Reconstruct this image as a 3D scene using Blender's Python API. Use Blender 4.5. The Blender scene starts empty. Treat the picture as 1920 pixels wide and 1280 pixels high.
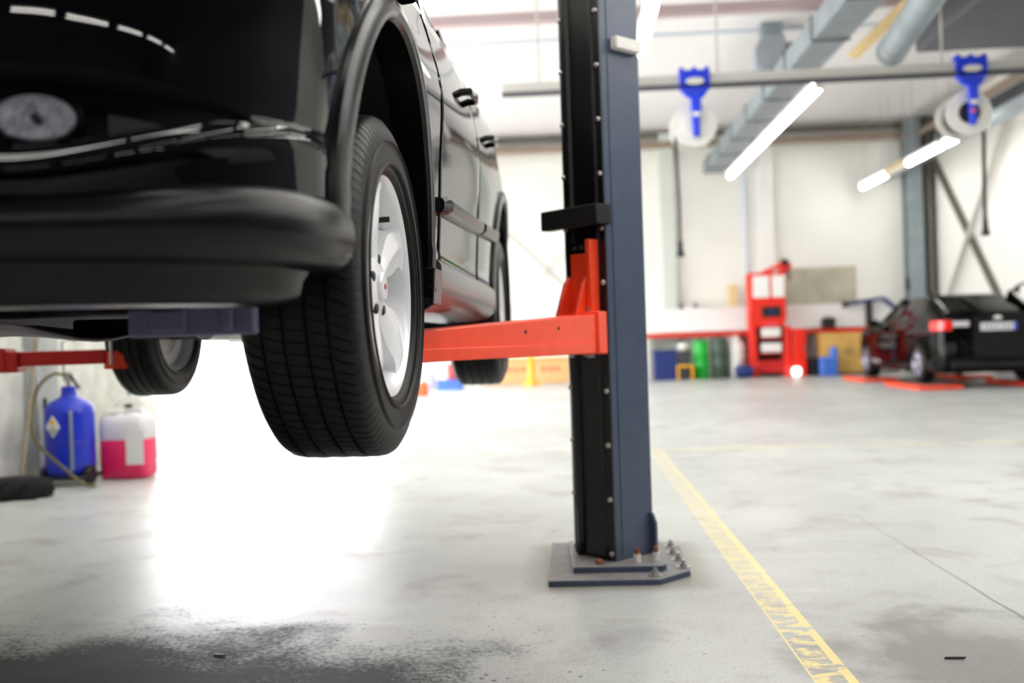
import bpy, bmesh, math, random
from mathutils import Vector, Matrix
rnd = random.Random(11)
SC = bpy.context.scene
COL = SC.collection
PI = math.pi
rad = math.radians

# ------------------------------------------------------------------ helpers
def lin(c):
    out = []
    for v in c:
        v = v / 255.0
        out.append(v / 12.92 if v <= .04045 else ((v + .055) / 1.055) ** 2.4)
    return (out[0], out[1], out[2], 1.0)

def smooth(t):
    t = max(0., min(1., t))
    return t * t * (3 - 2 * t)

def mat(name, rgb, rough=.5, metal=0., var=0., vscale=6., bump=0., bscale=40., coat=0., emit=None, spec=None, trans=0., ior=None, grime=None, aniso=None):
    m = bpy.data.materials.new(name)
    m.use_nodes = True
    nt = m.node_tree
    b = nt.nodes['Principled BSDF']
    c = lin(rgb)
    b.inputs['Base Color'].default_value = c
    b.inputs['Roughness'].default_value = rough
    b.inputs['Metallic'].default_value = metal
    if coat:
        b.inputs['Coat Weight'].default_value = coat
        b.inputs['Coat Roughness'].default_value = .02
        b.inputs['Coat IOR'].default_value = 1.36
    if spec is not None:
        b.inputs['Specular IOR Level'].default_value = spec
    if trans:
        b.inputs['Transmission Weight'].default_value = trans
    if ior:
        b.inputs['IOR'].default_value = ior
    if emit is not None:
        b.inputs['Emission Color'].default_value = c
        b.inputs['Emission Strength'].default_value = emit
    tc = nt.nodes.new('ShaderNodeTexCoord')
    if var:
        n = nt.nodes.new('ShaderNodeTexNoise')
        n.inputs['Scale'].default_value = vscale
        n.inputs['Detail'].default_value = 6
        nt.links.new(tc.outputs['Object'], n.inputs['Vector'])
        r = nt.nodes.new('ShaderNodeValToRGB')
        r.color_ramp.elements[0].position = .3
        r.color_ramp.elements[1].position = .7
        r.color_ramp.elements[0].color = [v * (1 - var) for v in c[:3]] + [1]
        r.color_ramp.elements[1].color = [min(1, v * (1 + var * .5)) for v in c[:3]] + [1]
        nt.links.new(n.outputs['Fac'], r.inputs['Fac'])
        nt.links.new(r.outputs['Color'], b.inputs['Base Color'])
    if bump:
        n2 = nt.nodes.new('ShaderNodeTexNoise')
        n2.inputs['Scale'].default_value = bscale
        n2.inputs['Detail'].default_value = 4
        nt.links.new(tc.outputs['Object'], n2.inputs['Vector'])
        bp = nt.nodes.new('ShaderNodeBump')
        bp.inputs['Strength'].default_value = bump
        bp.inputs['Distance'].default_value = .01
        nt.links.new(n2.outputs['Fac'], bp.inputs['Height'])
        nt.links.new(bp.outputs['Normal'], b.inputs['Normal'])
    return m

class MB:
    """collects shapes and links them as ONE mesh object"""
    def __init__(self):
        self.v = []; self.f = []; self.mi = []
    def add(self, verts, faces, mi=0):
        o = len(self.v)
        self.v += [Vector(p) for p in verts]
        self.f += [[o + i for i in fc] for fc in faces]
        self.mi += [mi] * len(faces)
        return self
    def box(self, c, s, rot=None, mi=0):
        c = Vector(c); hx, hy, hz = s[0] / 2, s[1] / 2, s[2] / 2
        vs = [Vector((x, y, z)) for x in (-hx, hx) for y in (-hy, hy) for z in (-hz, hz)]
        if rot is not None:
            vs = [rot @ v for v in vs]
        vs = [v + c for v in vs]
        return self.add(vs, [(0, 1, 3, 2), (4, 6, 7, 5), (0, 4, 5, 1), (2, 3, 7, 6), (0, 2, 6, 4), (1, 5, 7, 3)], mi)
    def bar(self, p0, p1, w, h, mi=0, up=(0, 0, 1)):
        p0 = Vector(p0); p1 = Vector(p1); d = (p1 - p0); L = d.length; d.normalize()
        u = Vector(up)
        if abs(d.dot(u)) > .98: u = Vector((1, 0, 0))
        s = d.cross(u).normalized(); u = s.cross(d)
        vs = []
        for p in (p0, p1):
            for a, b in ((-1, -1), (1, -1), (1, 1), (-1, 1)):
                vs.append(p + s * (a * w / 2) + u * (b * h / 2))
        return self.add(vs, [(3, 2, 1, 0), (4, 5, 6, 7), (0, 1, 5, 4), (1, 2, 6, 5), (2, 3, 7, 6), (3, 0, 4, 7)], mi)
    def tube(self, path, r, n=12, mi=0, r1=None):
        path = [Vector(p) for p in path]; k = len(path)
        vs = []; prev = None
        for i, p in enumerate(path):
            d = (path[min(i + 1, k - 1)] - path[max(i - 1, 0)]).normalized()
            if prev is None:
                a = Vector((0, 0, 1)) if abs(d.z) < .9 else Vector((1, 0, 0))
                s = d.cross(a).normalized()
            else:
                s = (prev - d * prev.dot(d)).normalized()
            prev = s; t = d.cross(s)
            rr = r if r1 is None else r + (r1 - r) * i / (k - 1)
            for j in range(n):
                a = 2 * PI * j / n
                vs.append(p + s * (rr * math.cos(a)) + t * (rr * math.sin(a)))
        fs = []
        for i in range(k - 1):
            for j in range(n):
                a = i * n + j; b = i * n + (j + 1) % n
                fs.append((a, b, b + n, a + n))
        fs.append(tuple(reversed(range(n)))); fs.append(tuple(range((k - 1) * n, k * n)))
        return self.add(vs, fs, mi)
    def rope(self, path, r, n=10, sub=6, mi=0):
        P = [Vector(p) for p in path]; P = [P[0] * 2 - P[1]] + P + [P[-1] * 2 - P[-2]]
        out = []
        for i in range(1, len(P) - 2):
            for k in range(sub):
                t = k / sub
                a, b_, c_, d_ = P[i - 1], P[i], P[i + 1], P[i + 2]
                out.append(.5 * (2 * b_ + (c_ - a) * t + (2 * a - 5 * b_ + 4 * c_ - d_) * t * t + (3 * b_ - a - 3 * c_ + d_) * t ** 3))
        out.append(P[-2])
        return self.tube(out, r, n, mi)
    def lathe(self, prof, c=(0, 0, 0), axis='z', n=32, mi=0):
        """prof: (radius, height) list; closed where radius is 0"""
        vs = []; fs = []; rows = []
        c = Vector(c)
        def put(r, h, a):
            x, y = r * math.cos(a), r * math.sin(a)
            if axis == 'z': return c + Vector((x, y, h))
            if axis == 'x': return c + Vector((h, x, y))
            return c + Vector((y, h, x))
        for r, h in prof:
            if abs(r) < 1e-6:
                rows.append([len(vs)]); vs.append(put(0, h, 0))
            else:
                rows.append(list(range(len(vs), len(vs) + n)))
                vs += [put(r, h, 2 * PI * j / n) for j in range(n)]
        for a, b in zip(rows, rows[1:]):
            for j in range(n):
                k = (j + 1) % n
                if len(a) == 1 and len(b) == 1: continue
                if len(a) == 1: fs.append((a[0], b[k], b[j]))
                elif len(b) == 1: fs.append((a[j], a[k], b[0]))
                else: fs.append((a[j], a[k], b[k], b[j]))
        return self.add(vs, fs, mi)
    def prism(self, poly, lo, hi, plane='xy', mi=0):
        n = len(poly)
        def p3(p, h):
            if plane == 'xy': return (p[0], p[1], h)
            if plane == 'xz': return (p[0], h, p[1])
            return (h, p[0], p[1])
        vs = [p3(p, lo) for p in poly] + [p3(p, hi) for p in poly]
        fs = [tuple(reversed(range(n))), tuple(range(n, 2 * n))]
        fs += [(i, (i + 1) % n, n + (i + 1) % n, n + i) for i in range(n)]
        return self.add(vs, fs, mi)
    def grid(self, rows, closed=False, mi=0):
        n = len(rows[0]); vs = [p for r in rows for p in r]; fs = []
        for i in range(len(rows) - 1):
            for j in range(n if closed else n - 1):
                k = (j + 1) % n
                fs.append((i * n + j, i * n + k, (i + 1) * n + k, (i + 1) * n + j))
        return self.add(vs, fs, mi)
    def mirror_x(self):
        self.v = [Vector((-p.x, p.y, p.z)) for p in self.v]
        self.f = [list(reversed(f)) for f in self.f]
        return self
    def xf(self, M):
        self.v = [M @ p for p in self.v]
        return self
    def build(self, name, mats, parent=None, ang=35, bevel=0., seg=2, loc=None, solid=0., fix=True):
        me = bpy.data.meshes.new(name)
        me.from_pydata([tuple(p) for p in self.v], [], self.f)
        if not isinstance(mats, (list, tuple)): mats = [mats]
        for m in mats: me.materials.append(m)
        me.polygons.foreach_set('material_index', self.mi)
        if fix:
            bm = bmesh.new(); bm.from_mesh(me)
            bmesh.ops.remove_doubles(bm, verts=bm.verts, dist=2e-6)
            bmesh.ops.recalc_face_normals(bm, faces=bm.faces[:])
            bm.to_mesh(me); bm.free()
        me.update()
        me.shade_smooth()
        me.set_sharp_from_angle(angle=rad(ang))
        o = bpy.data.objects.new(name, me)
        COL.objects.link(o)
        if parent is not None: o.parent = parent
        if loc is not None: o.location = loc
        if solid:
            md = o.modifiers.new('solid', 'SOLIDIFY'); md.thickness = solid; md.offset = -1
        if bevel:
            md = o.modifiers.new('bevel', 'BEVEL'); md.width = bevel; md.segments = seg
            md.limit_method = 'ANGLE'; md.angle_limit = rad(40)
        return o

def tag(o, label, cat, group=None, kind=None):
    o['label'] = label; o['category'] = cat
    if group: o['group'] = group
    if kind: o['kind'] = kind
    return o

def thing(name, label, cat, loc=(0, 0, 0), rz=0, group=None):
    o = bpy.data.objects.new(name, None)
    o.empty_display_size = .1
    COL.objects.link(o)
    o.location = loc; o.rotation_euler = (0, 0, rz)
    return tag(o, label, cat, group)

def structure(o):
    o['kind'] = 'structure'
    return o

def dup(root, loc, rz, label, group=None):
    r = root.copy(); COL.objects.link(r); r.location = loc; r.rotation_euler = (0, 0, rz)
    r['label'] = label
    if group: r['group'] = group
    for ch in list(root.children):
        c = ch.copy(); COL.objects.link(c); c.parent = r
        for g in ch.children:
            d = g.copy(); COL.objects.link(d); d.parent = c
    return r

def boolean(o, cutters):
    for c in cutters:
        c.parent = o.parent
        md = o.modifiers.new('cut', 'BOOLEAN'); md.operation = 'DIFFERENCE'; md.solver = 'EXACT'; md.object = c
    bpy.context.view_layer.update()
    dg = bpy.context.evaluated_depsgraph_get()
    me = bpy.data.meshes.new_from_object(o.evaluated_get(dg))
    o.modifiers.clear()
    o.data = me
    for c in cutters:
        bpy.data.objects.remove(c, do_unlink=True)
    me.shade_smooth(); me.set_sharp_from_angle(angle=rad(32))
    return o

# ------------------------------------------------------------------ materials
M = {}
M['paint_black'] = mat('black gloss car paint', (7, 7, 11), .5, coat=1., spec=.0)
M['trim_black'] = mat('textured dark plastic', (12, 12, 17), .24, bump=.05, bscale=900, spec=.33)
M['sedan_paint'] = mat('dark sedan paint', (5, 5, 7), .5, coat=.6, spec=.0)
M['sedan_glass'] = mat('sedan window glass', (6, 9, 9), .05, spec=.2)
M['sedan_alloy'] = mat('dull sedan alloy', (150, 150, 166), .3, .8)
M['trim_matte'] = mat('matte black plastic', (8, 8, 9), .75)
M['liner'] = mat('wheel well felt', (5, 5, 6), .95)
M['rubber'] = mat('tyre rubber', (16, 15, 17), .42, spec=.25, var=.12, vscale=30)
M['alloy'] = mat('silver alloy', (244, 244, 248), .28, .2)
M['chrome'] = mat('chrome', (225, 226, 230), .08, 1.)
M['steel'] = mat('zinc plated steel', (190, 188, 186), .35, .9, var=.2, vscale=60)
M['rust'] = mat('rusty steel', (150, 92, 62), .7, .3, var=.4, vscale=90)
M['glass_dark'] = mat('tinted car glass', (6, 8, 9), .03, spec=.4)
M['under'] = mat('underbody panel', (128, 116, 124), .45, .2, var=.3, vscale=14)
M['under_dark'] = mat('underbody dark', (26, 24, 28), .7, var=.3, vscale=12)
M['deflector'] = mat('grey plastic deflector', (112, 104, 134), .5)
M['red_logo'] = mat('red enamel', (170, 60, 66), .3)
M['col_paint'] = mat('blue grey post paint', (72, 84, 106), .34, var=.10, vscale=14, bump=.10, bscale=160)
M['col_black'] = mat('black cover strip', (13, 12, 15), .33, var=.3, vscale=40, bump=.10, bscale=70)
M['plate_grey'] = mat('dusty post plate', (132, 130, 130), .55, var=.25, vscale=18)
M['plate_edge'] = mat('post plate edge paint', (66, 78, 104), .45)
M['red_arm'] = mat('orange red lift paint', (252, 74, 36), .34, var=.06, vscale=20)
M['white_plastic'] = mat('white plastic', (232, 230, 224), .4)
M['white_paint'] = mat('white paint', (236, 236, 234), .5)
M['yellow'] = mat('yellow paint', (240, 176, 30), .45)
M['blue_reel'] = mat('bright blue enamel', (8, 58, 224), .35)
M['blue_dark'] = mat('navy plastic', (24, 44, 110), .4)
M['blue_tank'] = mat('cobalt tank paint', (16, 44, 190), .3, var=.12, vscale=12)
M['black_rubber'] = mat('black hose rubber', (18, 18, 20), .5)
M['green'] = mat('green plastic drum', (10, 170, 50), .35)
M['green_dark'] = mat('dark green plastic', (58, 78, 62), .45)
M['green_hose'] = mat('green hose', (20, 130, 90), .5)
M['red'] = mat('red machine paint', (228, 40, 22), .35)
M['red_dark'] = mat('red lift arm paint', (190, 22, 20), .4)
M['screen'] = mat('pale display window', (236, 236, 232), .3)
M['tan'] = mat('tan cardboard', (206, 164, 88), .7, var=.12, vscale=4)
M['cream'] = mat('cream board', (226, 206, 150), .6)
M['board'] = mat('brushed metal board', (190, 186, 168), .35, .7, var=.2, vscale=3)
M['galv'] = mat('galvanised metal', (150, 162, 168), .45, .35, var=.15, vscale=4)
M['galv_dark'] = mat('dull dark metal', (74, 76, 82), .6, .1, var=.1, vscale=3)
M['pipe_brown'] = mat('brown painted pipe', (150, 132, 118), .5)
M['pink_beam'] = mat('mauve primer beam', (186, 166, 168), .5)
M['beige'] = mat('beige tray', (214, 186, 132), .5)
M['tube'] = mat('fluorescent tube', (255, 252, 246), .4, emit=17.)
M['tube_off'] = mat('unlit tube', (226, 220, 200), .4)
M['pink_liquid'] = mat('pink coolant', (236, 40, 100), .3)
M['jug'] = mat('translucent white plastic', (238, 234, 236), .4, trans=.15)
M['label_white'] = mat('paper label', (236, 236, 232), .6)
M['label_yellow'] = mat('yellow label', (226, 180, 30), .6)
M['label_grey'] = mat('grey print', (120, 126, 120), .6)
M['dark'] = mat('near black plastic', (20, 20, 24), .5)
M['grey'] = mat('mid grey plastic', (120, 124, 130), .5)
M['olive_hose'] = mat('olive rubber hose', (96, 92, 52), .45)
M['wood'] = mat('weathered wood pole', (150, 138, 122), .7, var=.3, vscale=30)
M['mop'] = mat('dark mop yarn', (22, 20, 22), .95, bump=.6, bscale=60)
M['red_glass'] = mat('red lamp lens', (235, 30, 22), .12, coat=1.)
M['clear_glass'] = mat('clear lamp lens', (220, 214, 218), .1, coat=1.)
M['plate_white'] = mat('number plate white', (220, 220, 226), .35)
M['plate_blue'] = mat('number plate blue', (10, 60, 210), .35)
M['orange'] = mat('orange plastic', (240, 92, 40), .4)
M['blue_soft'] = mat('soft blue plastic', (62, 110, 200), .45)
M['brace'] = mat('dark steel brace', (96, 92, 84), .5)
M['brace_light'] = mat('pale grey brace', (196, 194, 188), .5)
M['counter_red'] = mat('red worktop edge', (220, 52, 30), .4)

def facet_mat():
    m = mat('faceted lamp reflector', (250, 248, 255), .1, .25)
    nt = m.node_tree; b = nt.nodes['Principled BSDF']
    tc = nt.nodes.new('ShaderNodeTexCoord')
    mp = nt.nodes.new('ShaderNodeMapping'); mp.inputs['Scale'].default_value = (95, 95, 34)
    v = nt.nodes.new('ShaderNodeTexVoronoi'); v.inputs['Scale'].default_value = 1.
    bp = nt.nodes.new('ShaderNodeBump'); bp.inputs['Strength'].default_value = 1.; bp.inputs['Distance'].default_value = .012
    nt.links.new(tc.outputs['Object'], mp.inputs['Vector']); nt.links.new(mp.outputs['Vector'], v.inputs['Vector'])
    nt.links.new(v.outputs['Distance'], bp.inputs['Height']); nt.links.new(bp.outputs['Normal'], b.inputs['Normal'])
    return m
M['reflector'] = facet_mat()

def wall_mat(name, rgb, pitch=1.05):
    """white wall panels with faint joints"""
    m = mat(name, rgb, .55, var=.05, vscale=.8)
    return m
M['wall'] = wall_mat('white wall panels', (236, 236, 230))
M['wall_dirty'] = mat('stained white wall', (214, 214, 206), .7, var=.28, vscale=5)
M['pillar_grey'] = mat('grey concrete pillar', (168, 172, 170), .75, var=.22, vscale=7)
M['ceil'] = mat('white ceiling', (230, 228, 228), .6, var=.04, vscale=.6)
M['pavement'] = mat('pale pavement outside', (220, 218, 212), .8, var=.08, vscale=1.)

def floor_mat():
    m = bpy.data.materials.new('worn painted concrete'); m.use_nodes = True
    nt = m.node_tree; L = nt.links; b = nt.nodes['Principled BSDF']
    def nd(t, **k):
        n = nt.nodes.new(t)
        for a, v in k.items(): setattr(n, a, v)
        return n
    tc = nd('ShaderNodeTexCoord'); P = tc.outputs['Object']
    sp = nd('ShaderNodeSeparateXYZ'); L.new(P, sp.inputs[0])
    X, Y = sp.outputs[0], sp.outputs[1]
    def mth(op, a, b_=None, c=None, clamp=False):
        n = nd('ShaderNodeMath', operation=op, use_clamp=clamp)
        for i, v in enumerate((a, b_, c)):
            if v is None: continue
            if isinstance(v, (int, float)): n.inputs[i].default_value = v
            else: L.new(v, n.inputs[i])
        return n.outputs[0]
    def noise(scale, detail=5, rough=.55, vec=None, stretch=None, dist=0):
        n = nd('ShaderNodeTexNoise'); n.inputs['Scale'].default_value = scale
        n.inputs['Detail'].default_value = detail; n.inputs['Roughness'].default_value = rough
        n.inputs['Distortion'].default_value = dist
        if stretch:
            mp = nd('ShaderNodeMapping'); mp.inputs['Scale'].default_value = stretch[:3]
            if len(stretch) > 3: mp.inputs['Rotation'].default_value = (0, 0, stretch[3])
            L.new(P, mp.inputs['Vector']); L.new(mp.outputs[0], n.inputs['Vector'])
        else: L.new(P, n.inputs['Vector'])
        return n.outputs['Fac']
    def ramp(v, a, b_):   # smoothstep a..b -> 0..1
        n = nd('ShaderNodeMapRange', interpolation_type='SMOOTHSTEP')
        L.new(v, n.inputs[0]); n.inputs[1].default_value = a; n.inputs[2].default_value = b_
        return n.outputs[0]
    def mix(f, c1, c2):
        n = nd('ShaderNodeMix', data_type='RGBA')
        if isinstance(f, (int, float)): n.inputs[0].default_value = f
        else: L.new(f, n.inputs[0])
        for i, c in ((6, c1), (7, c2)):
            if isinstance(c, tuple): n.inputs[i].default_value = c
            else: L.new(c, n.inputs[i])
        return n.outputs[2]
    big = noise(.55, 6); mid = noise(2.6, 8, .62, dist=.4); fine = noise(55, 6, .7)
    streak = noise(1., 6, .6, stretch=(1.6, 5.5, 1, .25))
    c = mix(ramp(big, .35, .68), lin((176, 180, 178)), lin((198, 202, 199)))
    c = mix(ramp(mid, .5, .72), c, lin((158, 158, 157)))
    c = mix(mth('MULTIPLY', ramp(streak, .55, .75), .5), c, lin((212, 213, 208)))
    grain = noise(140, 4, .7, stretch=(1.2, .7, 1))
    c = mix(mth('MULTIPLY', ramp(fine, .54, .70), .5), c, lin((112, 106, 102)))
    c = mix(mth('MULTIPLY', ramp(grain, .52, .70), .45), c, lin((120, 116, 112)))
    c = mix(mth('MULTIPLY', ramp(grain, .48, .30), .35), c, lin((222, 224, 220)))
    # dark wear patch at the right foreground, with corner vignetting painted in
    d = mth('SQRT', mth('ADD', mth('POWER', mth('MULTIPLY', mth('SUBTRACT', X, 1.12), 1.25), 2), mth('POWER', mth('MULTIPLY', mth('SUBTRACT', Y, 2.78), .9), 2)))
    f = mth('MULTIPLY', ramp(mth('ADD', d, mth('MULTIPLY', mth('SUBTRACT', mid, .5), 1.5)), .62, .22), .78)
    c = mix(f, c, lin((112, 110, 107)))
    # oily soot patch under the car's front, plus painted dimness where no door reflection falls
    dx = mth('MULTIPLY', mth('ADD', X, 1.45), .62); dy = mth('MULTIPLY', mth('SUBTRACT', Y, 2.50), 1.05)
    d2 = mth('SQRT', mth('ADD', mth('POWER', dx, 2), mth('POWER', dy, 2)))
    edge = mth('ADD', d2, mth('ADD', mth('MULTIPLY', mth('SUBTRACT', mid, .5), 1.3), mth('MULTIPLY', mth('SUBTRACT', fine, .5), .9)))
    soot_shade = ramp(edge, 1.0, .45)
    c = mix(mth('MULTIPLY', soot_shade, .92), c, lin((38, 32, 40)))
    # flecks of dirt, denser near the soot
    vor = nd('ShaderNodeTexVoronoi'); vor.inputs['Scale'].default_value = 26; L.new(P, vor.inputs['Vector'])
    vs = mth('LESS_THAN', vor.outputs['Distance'], mth('ADD', .10, mth('MULTIPLY', ramp(d2, 1.5, .4), .14)))
    keep = ramp(noise(9, 3), .52, .6)
    c = mix(mth('MULTIPLY', mth('MULTIPLY', vs, keep), .75), c, lin((58, 52, 54)))
    gx = mth('MAXIMUM', mth('SUBTRACT', mth('ABSOLUTE', mth('SUBTRACT', X, .17)), .28), 0)
    gy = mth('MAXIMUM', mth('SUBTRACT', mth('ABSOLUTE', mth('SUBTRACT', Y, 4.07)), .36), 0)
    gd = mth('ADD', mth('SQRT', mth('ADD', mth('POWER', gx, 2), mth('POWER', gy, 2))), mth('MULTIPLY', mth('SUBTRACT', mid, .5), .12))
    c = mix(mth('MULTIPLY', ramp(gd, .12, .0), .6), c, lin((126, 116, 96)))
    # yellow lane lines, worn; far end painted paler to imitate bright flare
    def band(v, a, b_): return mth('MULTIPLY', mth('GREATER_THAN', v, a), mth('LESS_THAN', v, b_))
    wear = ramp(noise(9, 9, .75, stretch=(1., 2.2, 1)), .47, .56)
    hold = ramp(Y, 2.9, 4.2)
    keep1 = mth('MAXIMUM', wear, mth('MULTIPLY', hold, .32))
    edgekeep = mth('MAXIMUM', band(X, .705, .732), band(X, .618, .624))
    keep1 = mth('MAXIMUM', keep1, mth('MULTIPLY', edgekeep, ramp(noise(11, 6), .36, .44)))
    l1 = mth('MULTIPLY', mth('MULTIPLY', band(X, .618, .732), band(Y, 1.5, 8.2)), keep1)
    l2 = mth('MULTIPLY', mth('MULTIPLY', band(Y, 8.10, 8.20), band(X, .618, 8.)), ramp(noise(3, 6), .38, .46))
    c = mix(mth('MULTIPLY', mth('MAXIMUM', l1, l2), mth('SUBTRACT', .9, mth('MULTIPLY', ramp(Y, 3.6, 6.5), .45))), c, lin((240, 222, 146)))
    # saw-cut joint
    xj = mth('ADD', 1.40, mth('MULTIPLY', mth('SUBTRACT', noise(2.5, 3), .5), .04))
    j = mth('LESS_THAN', mth('ABSOLUTE', mth('SUBTRACT', X, xj)), .0045)
    j = mth('MULTIPLY', j, mth('MULTIPLY', band(Y, .5, 6.2), ramp(Y, 6.0, 3.6)))
    c = mix(mth('MULTIPLY', j, .7), c, lin((60, 58, 54)))
    L.new(c, b.inputs['Base Color'])
    r = mth('ADD', .26, mth('MULTIPLY', mid, .2))
    r = mth('ADD', r, mth('MULTIPLY', soot_shade, .25))
    L.new(r, b.inputs['Roughness'])
    L.new(mth('SUBTRACT', .5, mth('MULTIPLY', soot_shade, .42)), b.inputs['Specular IOR Level'])
    bp = nd('ShaderNodeBump'); bp.inputs['Strength'].default_value = .12; bp.inputs['Distance'].default_value = .004
    L.new(fine, bp.inputs['Height']); L.new(bp.outputs[0], b.inputs['Normal'])
    return m
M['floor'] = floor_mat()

# ------------------------------------------------------------------ setting
XL, XR, YB, YF, ZC = -4.0, 8.05, 22.3, -8.0, 5.5
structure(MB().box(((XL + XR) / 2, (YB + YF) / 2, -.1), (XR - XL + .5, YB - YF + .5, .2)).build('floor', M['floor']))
structure(MB().box((-29.3, 10, -.13), (50, 80, .2)).build('pavement', M['pavement']))
structure(MB().box(((XL + XR) / 2, (YB + 2) / 2, ZC + .1), (XR - XL + .5, YB - 2 + .5, .2)).build('ceiling', M['ceil']))
structure(MB().box(((XL + XR) / 2, (1.75 + YF) / 2, ZC + .1), (XR - XL + .5, 1.75 - YF + .5, .2)).build('ceiling', mat('grey near ceiling', (110, 108, 116), .7, var=.1, vscale=1.)))  # darker colour stands in for the dim, unseen near end
structure(MB().box(((XL + XR) / 2, YB + .1, ZC / 2), (XR - XL + .5, .2, ZC)).build('wall_back', M['wall']))
YS = 7.0   # unseen near end coloured grey in place of its dimness, for dark reflections
M['wall_grey'] = mat('grey near wall', (92, 90, 100), .6, var=.15, vscale=1.2)
structure(MB().box((XR + .1, (YB + YS) / 2, ZC / 2), (.2, YB - YS, ZC)).build('wall_right', M['wall']))
structure(MB().box((XR + .1, (YS + YF) / 2, ZC / 2), (.2, YS - YF, ZC)).build('wall_right', M['wall_grey']))
structure(MB().box(((XL + XR) / 2, YF - .1, ZC / 2), (XR - XL + .5, .2, ZC)).build('wall_front', M['wall_grey']))
OP0, OP1, OPZ = 9.25, 21.2, 3.9
wl = MB()
wl.box((XL - .1, (YF + OP0) / 2, ZC / 2), (.2, OP0 - YF, ZC))
wl.box((XL - .1, (OP0 + OP1) / 2, (OPZ + ZC) / 2), (.2, OP1 - OP0, ZC - OPZ))
wl.box((XL - .1, (OP1 + YB) / 2, ZC / 2), (.2, YB - OP1, ZC))
structure(wl.build('wall_left', M['wall_dirty']))
# pillar against the left wall
structure(MB().box((-3.96, 7.26, ZC / 2), (.12, .32, ZC)).build('pillar', M['pillar_grey'], bevel=.01))
# wall posts
structure(MB().box((4.44, 22.22, 2.7), (.31, .16, 5.4)).build('trim_1', M['white_paint'], bevel=.008))
structure(MB().box((2.28, 22.2, 2.7), (.30, .2, 5.4)).build('trim_2', mat('pale green post', (204, 212, 204), .5), bevel=.008))
cp = MB()
cp.box((7.66, 22.08, 2.75), (.02, .3, 5.5)); cp.box((7.56, 21.93, 2.75), (.34, .02, 5.5)); cp.box((7.56, 22.23, 2.75), (.34, .02, 5.5))
structure(cp.build('trim_3', M['galv']))
structure(MB().box((7.88, 22.1, 2.75), (.12, .3, 5.5)).build('trim_4', M['brace']))
# ceiling joints
structure(MB().box((2., 15.2, ZC - .012), (12., .07, .02)).build('trim_5', mat('pale blue joint strip', (176, 192, 206), .6)))
structure(MB().box((2., 9.2, ZC - .012), (12., .05, .02)).build('trim_6', M['grey']))
# cross bracing on walls: each brace its own thing
def brace(p0, p1, w, m, label):
    tag(MB().bar(p0, p1, w, w * .5).build('wall_brace', m), label, 'brace')
brace((7.98, 22.0, 4.62), (7.98, 18.0, .55), .13, M['brace'], 'dark diagonal brace on side wall running down towards the parked sedan')
brace((7.90, 18.1, 4.62), (7.90, 21.9, .75), .11, M['brace_light'], 'pale diagonal brace on side wall crossing the dark one')
brace((-1.9, 22.24, 3.92), (1.0, 22.24, 1.05), .06, M['brace_light'], 'faint pale brace on back wall by the suv, lower end behind the lift post')
brace((1.0, 22.18, 3.92), (-1.9, 22.18, 1.0), .06, M['brace_light'], 'faint pale brace on back wall by the suv, upper end behind the lift post')

# ------------------------------------------------------------------ lamps
def make_fixture(label, L, rod=ZC - 4.0, lit=True):
    t = thing('tube_lamp', label, 'ceiling lamp', group='fluorescent tube lamps under the ceiling')
    MB().box((0, 0, .075), (.13, L, .05)).build('housing', M['white_paint'] if lit else M['beige'], t, bevel=.006)
    MB().tube([(0, -L / 2 + .02, 0), (0, L / 2 - .02, 0)], .055, 14).build('tube', M['tube'] if lit else M['tube_off'], t)
    for s in (-1, 1):
        MB().box((0, s * (L / 2 - .01), .02), (.11, .02, .12)).build('end_cap', M['white_plastic'], t)
        MB().tube([(0, s * L * .35, .095), (0, s * L * .35, rod)], .006, 6).build('hanger_rod', M['steel'], t)
    return t
LN = 1.66
def lamp_row(L, spots, rod=ZC - 4.0, lit=True):
    proto = None
    for x, y, rz, lab in spots:
        if proto is None:
            proto = make_fixture(lab, L, rod, lit); proto.location = (x, y, 4.0); proto.rotation_euler = (0, 0, rz)
        else:
            dup(proto, (x, y, 4.0), rz, lab)
mid_labels = ['lit tube lamp under the square duct, nearest the reel rail', 'lit tube lamp under the square duct, second from the reel rail',
              'lit tube lamp under the square duct, third from the reel rail', 'lit tube lamp under the square duct, farthest, before the white wall post']
lamp_row(LN, [(3.25, 13.55 + 1.73 * i, 0, mid_labels[i]) for i in range(4)], .445)
lamp_row(LN, [(6.43, 21.0, 0, 'lit tube lamp beside the pale cable tray, nearest the corner post'),
       (6.43, 18.1, 0, 'long lit tube lamp beside the pale cable tray, between corner post and dark reel'),
       (6.43, 16.3, 0, 'lit tube lamp half hidden behind the darker hose reel')])
lamp_row(1.2, [(6.43, 19.55, 0, 'unlit beige tube lamp between two lit ones beside the pale cable tray')], lit=False)
out = 'unseen lit tube lamp hanging in the near part of the hall, outside the frame'
lamp_row(LN, [(.88, 10.0, 0, 'lit tube lamp passing behind the top of the lift post, its far end'), (.88, 8.27, 0, 'lit tube lamp passing behind the top of the lift post, nearer piece')]
     + [(.88, 6.54 - 1.73 * i, 0, out) for i in range(3)]
     + [(-2.3, 12.0 - 1.75 * i, 0, out) for i in range(6)]
     + [(-.75, 8.0 - 1.75 * i, 0, out) for i in range(4)]  # unseen row, added to brighten the hall
     + [(3.25, 6.2 - 1.75 * i, 0, out) for i in range(3)] + [(6.43, 8.0 - 1.75 * i, 0, out) for i in range(4)]  # both rows unseen, added for more light in the hall
     + [(-3.2 + 1.70 * i, 1.0, PI / 2, out) for i in range(3)])
lamp_row(LN, [(2.1, 6.0 - 1.75 * i, 0, out) for i in range(5)] + [(4.8, 6.0 - 1.75 * i, 0, out) for i in range(5)])  # two unseen rows, added to throw light on the lift arm and wheel
lamp_row(1.35, [(-3.0 + 1.75 * i, -4.6, PI / 2, out) for i in range(7)])

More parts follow.
